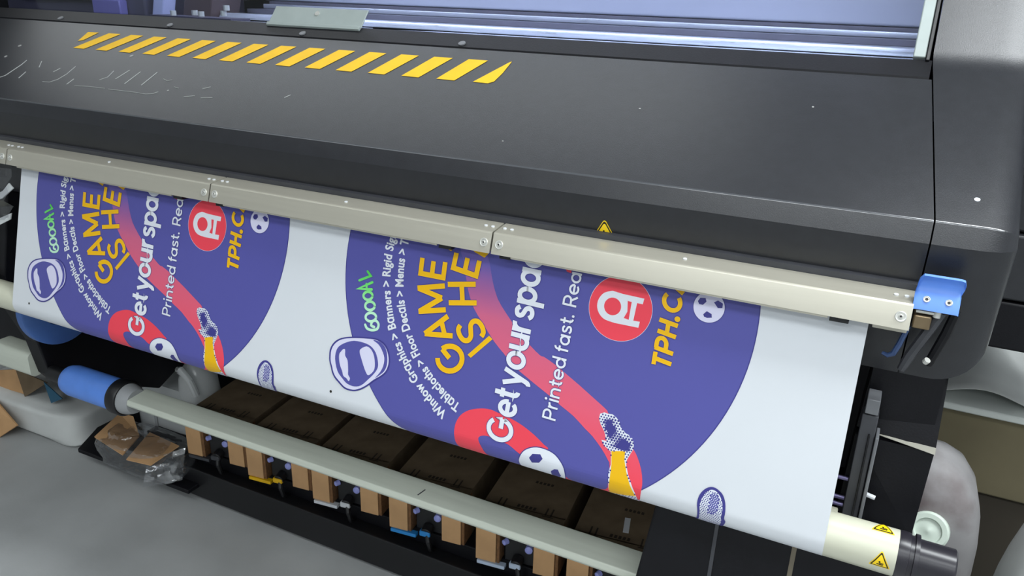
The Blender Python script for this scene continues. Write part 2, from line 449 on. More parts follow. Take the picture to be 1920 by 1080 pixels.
# --- window pane, its gasket and pull plate
m = MB()
pane = [wpt(0.001, -0.002), wpt(0.31, -0.002), wpt(0.31, 0.002), wpt(0.001, 0.002)]
m.prism_x(Z(pane), -2.25, -0.012, GLASS); win = build('window_pane', m, PR, smooth=0)
m = MB(); m.prism_x(Z([wpt(0.002, -0.004), wpt(0.31, -0.004), wpt(0.31, 0.004), wpt(0.002, 0.004)]), -0.012, 0.004, PALEG); build('window_gasket', m, win, bevel=0.0015)
m = MB(); m.prism_x(Z([wpt(-0.004, -0.006), wpt(0.31, -0.006), wpt(0.31, 0.006), wpt(-0.004, 0.006)]), 0.0046, 0.0095, BLK3); build('window_edge_seal', m, PR, bevel=0.001)
m = MB(); m.prism_x(Z([wpt(-0.013, 0.003), wpt(-0.010, 0.006), wpt(0.036, 0.006), wpt(0.036, 0.003)]), -1.172, -0.948, PALEG)
m.prism_x(Z([wpt(-0.013, 0.0035), wpt(-0.011, 0.010), wpt(-0.004, 0.0105), wpt(-0.003, 0.0035)]), -1.172, -0.948, PALEG)
pl = build('pull_plate', m, win, bevel=0.0008)
m = MB(); a = Vector((-1.062, *Z([wpt(0.022, 0.005)])[0])); n_ = Vector((0, -math.sin(WP), math.cos(WP))); m.cyl(a, a + n_ * 0.003, 0.005, CHROME, 16); build('screw', m, pl)
# --- inside of the printer
m = MB()
m.box(-2.32, 0.12, 1.93, 2.0, H - 0.43, H + 0.22, BLK2)
m.add([(-2.32, *Z([wpt(0.305)])[0]), (0.0, *Z([wpt(0.305)])[0]), (0.0, 2.0, H + 0.22), (-2.32, 2.0, H + 0.22), (-2.32, Z([wpt(0.305)])[0][0], Z([wpt(0.305)])[0][1] + 0.02), (0.0, Z([wpt(0.305)])[0][0], Z([wpt(0.305)])[0][1] + 0.02), (0.0, 2.0, H + 0.24), (-2.32, 2.0, H + 0.24)], [(0, 1, 2, 3), (7, 6, 5, 4), (0, 4, 5, 1), (1, 5, 6, 2), (2, 6, 7, 3), (3, 7, 4, 0)], BLK2)
m.box(-2.34, -2.30, 1.0, 2.0, H - 0.43, H + 0.2, BLK2)
m.box(-2.32, 0.12, 1.275, 1.93, H - 0.43, H - 0.16, BLK2)
build('body_shell', m, PR, smooth=0)
m = MB(); m.prism_x(Z(round_poly([(1.75, -0.050), (1.90, -0.050), (1.90, 0.19), (1.77, 0.19)], 0.006, 3)), -1.62, 0.004, BEAMP); build('beam_panel', m, PR)
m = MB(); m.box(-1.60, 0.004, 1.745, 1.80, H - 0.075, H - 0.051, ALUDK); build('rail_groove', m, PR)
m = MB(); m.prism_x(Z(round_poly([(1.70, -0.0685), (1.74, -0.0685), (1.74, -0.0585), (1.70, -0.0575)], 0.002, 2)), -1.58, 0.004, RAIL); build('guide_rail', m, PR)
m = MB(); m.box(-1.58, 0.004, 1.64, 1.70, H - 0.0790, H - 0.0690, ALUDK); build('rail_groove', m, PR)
m = MB(); m.prism_x(Z(round_poly([(1.52, -0.0905), (1.64, -0.0905), (1.64, -0.0795), (1.53, -0.0765)], 0.002, 2)), -1.56, 0.004, RAIL); build('guide_rail', m, PR)
m = MB(); m.prism_x(Z(round_poly([(1.29, -0.098), (1.52, -0.098), (1.52, -0.0915), (1.30, -0.0800)], 0.002, 2)), -0.905, 0.004, RAIL)
m.prism_x(Z(round_poly([(1.29, -0.098), (1.52, -0.098), (1.52, -0.0915), (1.30, -0.0800)], 0.002, 2)), -1.33, -1.10, RAIL); build('platen', m, PR)
m = MB(); m.box(-2.28, -1.74, 1.46, 1.80, H - 0.16, H + 0.16, CARR)
m.box(-2.2, -1.86, 1.44, 1.46, H - 0.06, H + 0.1, DGREY); car = build('print_carriage', m, PR, bevel=0.006)
m = MB()
for i in range(6): m.box(-1.93 + i * 0.022, -1.917 + i * 0.022, 1.457, 1.459, H - 0.045, H - 0.036, WHITET)
build('carriage_mark', m, car)
m = MB(); m.box(-1.90, -1.80, 1.435, 1.459, H - 0.09, H - 0.055, mat('lilac_plastic', (128, 122, 190), 0.4)); build('carriage_latch', m, car, bevel=0.003)
m = MB(); m.loft([[(-1.72, 1.46, H - 0.09), (-1.685, 1.46, H - 0.09), (-1.685, 1.50, H - 0.09), (-1.72, 1.50, H - 0.09)], [(-1.655, 1.46, H + 0.14), (-1.62, 1.46, H + 0.14), (-1.62, 1.50, H + 0.14), (-1.655, 1.50, H + 0.14)]], mat('light_strip_cover', (200, 205, 250), 0.25)); build('carriage_side_plate', m, PR, bevel=0.003)
m = MB(); m.loft([[(-1.66, 1.5, H - 0.09), (-1.57, 1.5, H - 0.09), (-1.57, 1.6, H - 0.09), (-1.66, 1.6, H - 0.09)], [(-1.60, 1.5, H + 0.14), (-1.50, 1.5, H + 0.14), (-1.50, 1.6, H + 0.14), (-1.60, 1.6, H + 0.14)]], BROWNP); build('carriage_guard', m, PR, bevel=0.004)
m = MB()
for x, z in ((-1.60, -0.083), (-1.53, -0.080), (-1.51, -0.082), (-1.44, -0.078), (-1.43, -0.066)): m.cyl((x, 1.42, H + z), (x, 1.42, H + z + 0.011), 0.007, CHROME, 12)
m.box(-1.66, -1.40, 1.40, 1.46, H - 0.16, H - 0.083, CARR)
build('rail_stop', m, PR, smooth=30)
m = MB(); m.box(-1.95, -0.05, 1.495, 1.515, H + 0.118, H + 0.126, LED); build('led_strip', m, PR, smooth=0)
# --- metal guard bar over the sheet: four bent segments
fo = arc2((0.971, -0.312), (0.935, -0.3163), (0.926, -0.3447), 0.0035, 5)
outer = [(0.971, -0.312)] + fo + [(0.926, -0.3447)]
inner = [(0.9285, -0.3440), (0.9372, -0.3180), (0.971, -0.3145)]
bounds = [-2.072, -1.5425, -1.0135, -0.486, 0.0425]
FN = Vector((0, -0.9533, 0.302)); MID = Vector((0, 0.9303, -0.3312 + H))
UPN = Vector((0, -0.118, 0.993))
segm = []
for i in range(4):
    a, b = bounds[i] + 0.0014, bounds[i + 1] - 0.0014
    m = MB(); m.prism_x(Z(outer + inner), a, b, ALU)
    for e in (a, b):   # folded end tabs
        s_ = 1 if e == a else -1
        m.prism_x(Z([(0.936, -0.3172), (0.9285, -0.3425), (0.945, -0.3425), (0.965, -0.316)]), e, e + s_ * 0.0012, ALU)
    g = build('guard_bar', m, PR, smooth=30)
    m = MB()           # lower lip, notched short of the ends
    m.prism_x(Z([(0.9272, -0.3447), (0.9272, -0.3475), (0.9290, -0.3478), (0.9305, -0.3440)]), a + 0.03, b - 0.085, ALU)
    build('lower_lip', m, g)
    m = MB(); m.box(b - 0.083, b - 0.062, 0.929, 0.945, H - 0.351, H - 0.343, BLK3); build('spacer', m, g); m = MB(); m.box(a + 0.012, a + 0.028, 0.929, 0.945, H - 0.350, H - 0.343, BLK3)
    build('spacer', m, g)
    for e in (a + 0.0105, b - 0.0105):
        m = MB(); c0 = MID + Vector((e, 0, 0))
        m.lathe(c0, FN, [(0, 0.0062), (0.0009, 0.0062), (0.0014, 0.0055), (0.0012, 0.0042), (0.0002, 0.0040)], CHROME, 18)
        m.lathe(c0, FN, [(0.0002, 0.0026), (0.0022, 0.0026), (0.0026, 0.0018), (0.0014, 0.0014)], CHROME, 14)
        m.cyl(c0 + FN * 0.001, c0 + FN * 0.0016, 0.0012, BLK3, 8)
        build('screw', m, g)
    for e in (a + 0.008, a + 0.019, (a + b) / 2, b - 0.019, b - 0.008):
        m = MB(); c0 = Vector((e, 0.952, -0.3142 + H)); m.cyl(c0, c0 + UPN * 0.0012, 0.0026, WHITET, 10); build('rivet', m, g)
    segm.append(g)
m = MB(); m.prism_x(Z([(0.972, -0.3225), (0.9785, -0.3225), (0.9785, -0.3030), (0.972, -0.3050)]), -2.07, 0.042, DGREY); build('guard_backing', m, PR)
# --- blue latch at the right end of the guard bar, with its linkage
cp = [(0.9345, -0.3130), (0.9385, -0.3040), (0.9455, -0.2960), (0.9500, -0.2890), (0.9490, -0.2820), (0.9440, -0.2765)]
op = [(0.9470, -0.2750), (0.9525, -0.2815), (0.9540, -0.2890), (0.9490, -0.2985), (0.9425, -0.3060), (0.9385, -0.3145)]
pr2 = [(y, z - 0.0075) for y, z in cp + op]
m = MB(); secs = []
for x, sh in ((0.0400, 0.010), (0.0410, 0.005), (0.0445, 0.0), (0.080, 0.0), (0.0840, 0.001), (0.0855, 0.006)):
    secs.append([(x + (0.002 if i in (4, 5, 6, 7) else 0) * (1 if x > 0.06 else 0.5), y, z + H - (sh if i in (3, 4, 5, 6, 7, 8) else sh * 0.1)) for i, (y, z) in enumerate(pr2)])
m.loft(secs, BLUEP); lt = build('latch_handle', m, PR, smooth=50)
for x in (0.0525, 0.0745):
    m = MB(); c0 = Vector((x, 0.9400, -0.3095 + H)); m.lathe(c0, (0, -0.85, 0.5), [(0, 0.0036), (0.0012, 0.0036), (0.0014, 0.0028), (0.0004, 0.0024)], CHROME, 14); m.cyl(c0, c0 + Vector((0, -0.85, 0.5)) * 0.0006, 0.0018, BLK3, 8); build('screw', m, lt)
m = MB(); m.box(0.0435, 0.0620, 0.942, 0.962, H - 0.3465, H - 0.3300, BRASS); build('latch_block', m, PR, bevel=0.002)
m = MB(); m.cyl((0.045, 0.944, H - 0.3255), (0.066, 0.944, H - 0.3255), 0.0024, CHROME, 12); m.cyl((0.066, 0.944, H - 0.3295), (0.0663, 0.944, H - 0.321), 0.0040, CHROME, 12); build('latch_pin', m, PR)
m = MB(); m.tube([(0.071, 0.951, H - 0.325), (0.064, 0.953, H - 0.345), (0.050, 0.960, H - 0.385), (0.044, 0.965, H - 0.408)], [0.006, 0.0062, 0.0062, 0.005], DGREY, 8); build('latch_link', m, PR)
m = MB(); m.tube([(0.0845, 0.953, H - 0.322), (0.080, 0.956, H - 0.350), (0.070, 0.965, H - 0.395)], [0.005, 0.0055, 0.005], BLK2, 8)
m.cyl((0.0655, 0.950, H - 0.3875), (0.0675, 0.948, H - 0.3835), 0.0036, CHROME, 10); build('latch_link', m, PR)
m = MB(); m.tube([(0.041, 0.950, H - 0.348), (0.036, 0.952, H - 0.372), (0.032, 0.954, H - 0.386), (0.026, 0.955, H - 0.390), (0.020, 0.956, H - 0.3885)], [0.003, 0.0035, 0.0035, 0.003, 0.002], mat('blue_black_hook', (60, 80, 120), 0.2, 0.3), 8); build('latch_hook', m, PR)
m = MB(); m.box(0.004, 0.040, 0.938, 0.960, H - 0.3530, H - 0.3480, ALU); build('bar_end_tab', m, PR, bevel=0.001)
# --- warning triangles
def triangle_sticker(name, parent, c, u, w, n, size):
    c, u, w, n = Vector(c), Vector(u), Vector(w), Vector(n)
    def tri(s_, off):
        raw = [Vector((-s_ / 2, -s_ * 0.29)), Vector((s_ / 2, -s_ * 0.29)), Vector((0, s_ * 0.577))]
        return [c + u * a.x + w * a.y + n * off for a in [Vector(q) for q in round_poly([tuple(v) for v in raw], s_ * 0.07, 3)]]
    mb = MB()
    for s_, off, mm in ((size, 0.0003, YELS), (size * 0.90, 0.0006, INKBLK), (size * 0.74, 0.0009, YELS)):
        t = tri(s_, off); mb.add(t, [tuple(range(len(t)))], mm)
    for dx, dy, bw, bh in ((-0.06, -0.10, 0.26, 0.05), (0.04, -0.04, 0.14, 0.05), (-0.02, 0.06, 0.06, 0.10), (0.08, 0.02, 0.05, 0.08)):
        q = [c + u * (size * (dx + a * bw / 2)) + w * (size * (dy + b * bh / 2)) + n * 0.0012 for a, b in ((-1, -1), (1, -1), (1, 1), (-1, 1))]
        mb.add(q, [(0, 1, 2, 3)], INKBLK)
    return build(name, mb, parent, smooth=0)
fv = Vector((0, 1.0 - 0.9705, -0.428 + 0.255)).normalized()
tc_ = Vector((-0.340, 0.9705 + 0.0500 * 0.1705, -0.2550 - 0.0500 + H))
triangle_sticker('warning_triangle', PR, tc_, (1, 0, 0), -fv, (0, -1, -0.1705), 0.036)
# --- tension roller under the sheet
RC = (0.90745, -0.61877); RR = 0.0277
m = MB(); m.cyl((-1.80, RC[0], RC[1] + H), (0.0785, RC[0], RC[1] + H), RR, CREAM, 64); rol = build('tension_roller', m, PR, smooth=60)
m = MB(); m.lathe((0.0787, RC[0], RC[1] + H), (1, 0, 0), [(0, 0.0279), (0.006, 0.0284), (0.012, 0.0278), (0.0125, 0.0255), (0.017, 0.0255), (0.0175, 0.0285), (0.022, 0.0285), (0.0225, 0.024), (0.060, 0.0235), (0.062, 0.021)], GLOSSBLK, 40)
build('roller_end_cap', m, PR)
def on_roller(x, ang, off): return Vector((x, RC[0] - (RR + off) * math.cos(ang), RC[1] + (RR + off) * math.sin(ang) + H))
def roller_sticker(name, x, ang, size, edge=False):
    mb = MB()
    for s_, off, mm in ((size, 0.0003, YELS), (size * 0.88, 0.0005, INKBLK), (size * 0.70, 0.0007, YELS)):
        rows = 14; vs_ = []
        for r_ in range(rows + 1):
            b = -s_ * 0.29 + s_ * 0.85 * r_ / rows; hw_ = s_ / 2 * (1 - 0.93 * r_ / rows) * (0.96 if r_ == 0 else 1)
            vs_ += [on_roller(x - hw_, ang + b / RR, off), on_roller(x + hw_, ang + b / RR, off)]
        mb.add(vs_, [(2 * r_, 2 * r_ + 1, 2 * r_ + 3, 2 * r_ + 2) for r_ in range(rows)], mm)
    for dx, dy, bw, bh in ((0, -0.12, 0.3, 0.06), (0.06, -0.05, 0.2, 0.05), (-0.03, 0.02, 0.08, 0.08)):
        q = [on_roller(x + size * (dx + a * bw / 2), ang + size * (dy + b * bh / 2) / RR, 0.0009) for a, b in ((-1, -1), (1, -1), (1, 1), (-1, 1))]
        mb.add(q, [(0, 1, 2, 3)], INKBLK)
    return build(name, mb, rol, smooth=0)
roller_sticker('warning_triangle', 0.0625, 0.02, 0.0235)
roller_sticker('warning_triangle', 0.0600, 1.62, 0.026)
# --- right leg
m = MB()
fp = [(0.018, 1.03, -0.40), (0.0985, 1.03, -0.40), (0.1010, 0.992, -0.5185), (0.0985, 0.930, -0.600), (0.094, 0.925, -0.78), (0.0, 0.925, -0.78), (0.010, 0.992, -0.5185)]
def ext(pts, dy): return [(x, y, z + H) for x, y, z in pts], [(x, y + dy, z + H) for x, y, z in pts]
top = [fp[0], fp[1], fp[2], fp[6]]; low = [(0.010, 0.9925, -0.5205), (0.1010, 0.9925, -0.5205), (0.0965, 0.978, -0.640), (0.090, 0.975, -0.80), (0.0, 0.975, -0.80)]
m.loft(list(ext([(0.018, 1.03, -0.40), (0.0985, 1.03, -0.40), (0.1012, 0.990, -0.5150), (0.010, 0.996, -0.5110)], 0.10)), BLK2)
m.loft(list(ext(low, 0.10)), BLK2)
m.box(0.015, 0.095, 1.0, 1.2, 0.0, H - 0.42, BLK2)
leg = build('leg', m, PR, smooth=0)
m = MB(); m.loft([[(0.036, 0.9945, H - 0.5135), (0.036, 0.9935, H - 0.5145), (0.036, 1.00, H - 0.515)], [(0.1014, 0.9905, H - 0.5125), (0.1014, 0.9860, H - 0.5200), (0.1014, 1.00, H - 0.5210)]], mat('leg_edge_glint', (136, 134, 124), 0.35, 0.5)); build('leg_bevel_highlight', m, leg, smooth=0)  # pale sliver painted as light reflected along the leg's bevel
m = MB(); m.cyl((0.036, 0.972, H - 0.590), (0.047, 0.971, H - 0.5915), 0.003, WHITET, 10); build('white_pin', m, leg)
m = MB()
m.box(0.013, 0.0315, 0.962, 0.985, H - 0.66, H - 0.475, DGREY); m.box(0.0325, 0.0365, 0.955, 0.985, H - 0.66, H - 0.500, MGREY); m.box(0.0240, 0.0262, 0.957, 0.964, H - 0.655, H - 0.50, BLK3)
m.box(0.015, 0.030, 0.958, 0.99, H - 0.472, H - 0.452, MGREY)
build('guide_post', m, PR, bevel=0.0012)
VROD = mat('violet_rod', (150, 142, 190), 0.3, 0.4)
for z in (-0.583, -0.612, -0.6225):
    m = MB(); m.cyl((-0.03, 0.985, H + z), (0.0125, 0.985, H + z), 0.0028, VROD, 10); build('cross_rod', m, PR)
m = MB(); m.box(-0.02, 0.008, 0.935, 0.960, H - 0.633, H - 0.612, CREAM); build('roller_bearing_block', m, PR, bevel=0.002)
# --- black drive housing under the sheet at the right
m = MB()
hp = [(-0.2215, 0.962, -0.645), (0.10, 0.962, -0.645), (0.10, 0.930, -0.90), (-0.252, 0.930, -0.90)]
m.loft(list(ext(hp, 0.16)), BLK2); hs = build('drive_housing', m, PR, smooth=0, bevel=0.003)
def strip_on(name, xa, za, xb, zb, wd, mm):
    def yy(z): return 0.962 - 0.032 * (-0.645 - z) / 0.255
    mb = MB(); mb.loft([[(xa - wd / 2, yy(za) - 0.0015, za + H), (xa + wd / 2, yy(za) - 0.0015, za + H), (xa + wd / 2, yy(za) + 0.004, za + H), (xa - wd / 2, yy(za) + 0.004, za + H)], [(xb - wd / 2, yy(zb) - 0.0015, zb + H), (xb + wd / 2, yy(zb) - 0.0015, zb + H), (xb + wd / 2, yy(zb) + 0.004, zb + H), (xb - wd / 2, yy(zb) + 0.004, zb + H)]], mm)
    return build(name, mb, hs, smooth=0)
strip_on('housing_seam', -0.1375, -0.66, -0.1375, -0.88, 0.005, DGREY)
strip_on('housing_seam', -0.0345, -0.66, -0.0345, -0.88, 0.006, mat('tan_edge', (112, 104, 88), 0.6))
# --- left leg, disc flange, spindle support
m = MB()
lp = [(0.985, -0.43), (0.945, -0.60), (0.945, -0.66), (0.985, -0.77), (1.00, -0.86), (1.06, -0.95), (1.22, -0.99), (1.28, -1.022), (1.36, -0.985), (1.42, -0.95), (1.90, -0.95), (1.90, -0.43)]
m.prism_x(Z(lp), -1.70, -1.655, BLK2); m.box(-1.72, -1.64, 1.62, 1.90, 0.0, H - 0.9, BLK2)
build('leg', m, PR, smooth=0, bevel=0.003)
m = MB(); m.box(-2.34, -1.80, 1.06, 1.90, H - 0.90, H - 0.43, BLK2); m.box(-2.80, -2.34, 1.30, 1.90, H - 0.90, H - 0.43, BLK2); build('left_cabinet', m, PR, bevel=0.004)
m = MB(); m.lathe((-1.625, 1.022, H - 0.683), (1, 0, 0), [(0, 0.086), (0.002, 0.089), (0.020, 0.089), (0.022, 0.086), (0.022, 0.045), (0.018, 0.042)], BLUED, 48); build('disc_flange', m, PR, smooth=35)
m = MB(); m.cyl((-1.656, 1.022, H - 0.683), (-1.60, 1.022, H - 0.683), 0.03, BLK3, 24); build('flange_shaft', m, PR)
# --- base tray that carries the ink cartons, foot plate at the left
m = MB(); m.box(-1.72, 0.09, 1.27, 1.95, H - 1.290, H - 1.164, BLK2); m.box(-1.72, 0.09, 1.235, 1.27, H - 1.285, H - 1.20, BLK3)
m.box(-1.70, 0.08, 1.75, 1.90, H - 1.17, H - 0.43, BLK2); m.box(-2.80, -1.73, 1.64, 1.95, 0.0, H - 0.80, BLK2)
for x in (-1.6, -0.8, 0.0): m.box(x, x + 0.06, 1.3, 1.8, 0, 0.012, BLK3)
build('base_tray', m, PR, smooth=0, bevel=0.003)
m = MB(); m.loft([[(-1.92, 1.195, z), (-1.50, 1.20, z), (-1.50, 1.60, z), (-1.97, 1.60, z), (-1.975, 1.30, z)] for z in (0.046, 0.058)], BLK2); m.cyl((-1.84, 1.26, 0.0), (-1.84, 1.26, 0.048), 0.018, BLK3, 16); m.cyl((-1.58, 1.28, 0.0), (-1.58, 1.28, 0.048), 0.018, BLK3, 16); build('foot_plate', m, PR, smooth=30, bevel=0.002)
# --- right end housing behind the hood
m = MB(); m.box(0.150, 0.40, 1.36, 1.62, H - 0.320, H + 0.05, BLK); m.box(0.146, 0.40, 1.35, 1.62, H - 0.425, H - 0.323, BLK); m.box(0.146, 0.40, 1.35, 1.62, H - 0.505, H - 0.428, BLK2)
build('end_housing', m, PR, bevel=0.004)

# ================================================================== the printed sheet
P0 = Vector((0.95, -0.3552)); DP = Vector((-0.262, -0.965)).normalized(); NP = Vector((DP.y, -DP.x))
ST, RS = 0.26551, 0.028
STOP = -0.024
def sheet_pt(x, s, off=0.0):
    if s <= ST: q = P0 + DP * s + NP * off
    else:
        a = (s - ST) / RS
        if a <= math.pi: q = Vector(RC) + (NP * math.cos(a) + DP * math.sin(a)) * (RS + off)
        else: q = Vector(RC) - NP * (RS + off) - DP * (s - ST - math.pi * RS)
    return Vector((x, q.x, q.y + H))
SH = thing('printed_sheet', (-0.77, 0.9, H - 0.5), 'wide white printed sheet with two round blue soccer graphics, hanging over the cream roller', 'printed sheet')
svals = [STOP, ST] + [ST + math.pi * RS * i / 20 for i in range(1, 21)] + [ST + math.pi * RS + 0.12]
m = MB()
nS = len(svals)
xsN = [-1.533, -1.2, -0.8, -0.4, 0.0]
vs = [sheet_pt(x, s) for x in xsN for s in svals] + [sheet_pt(x, s, -0.00025) for x in xsN for s in svals]
o2 = len(xsN) * nS; fs = []
for i in range(len(xsN) - 1):
    for j in range(nS - 1):
        a = i * nS + j; fs.append((a, a + 1, a + nS + 1, a + nS)); fs.append((o2 + a, o2 + a + nS, o2 + a + nS + 1, o2 + a + 1))
for j in range(nS - 1):
    fs.append((j, o2 + j, o2 + j + 1, j + 1)); e = (len(xsN) - 1) * nS; fs.append((e + j, e + j + 1, o2 + e + j + 1, o2 + e + j))
m.add(vs, fs, VINYL)
build('vinyl_sheet', m, SH, smooth=60)
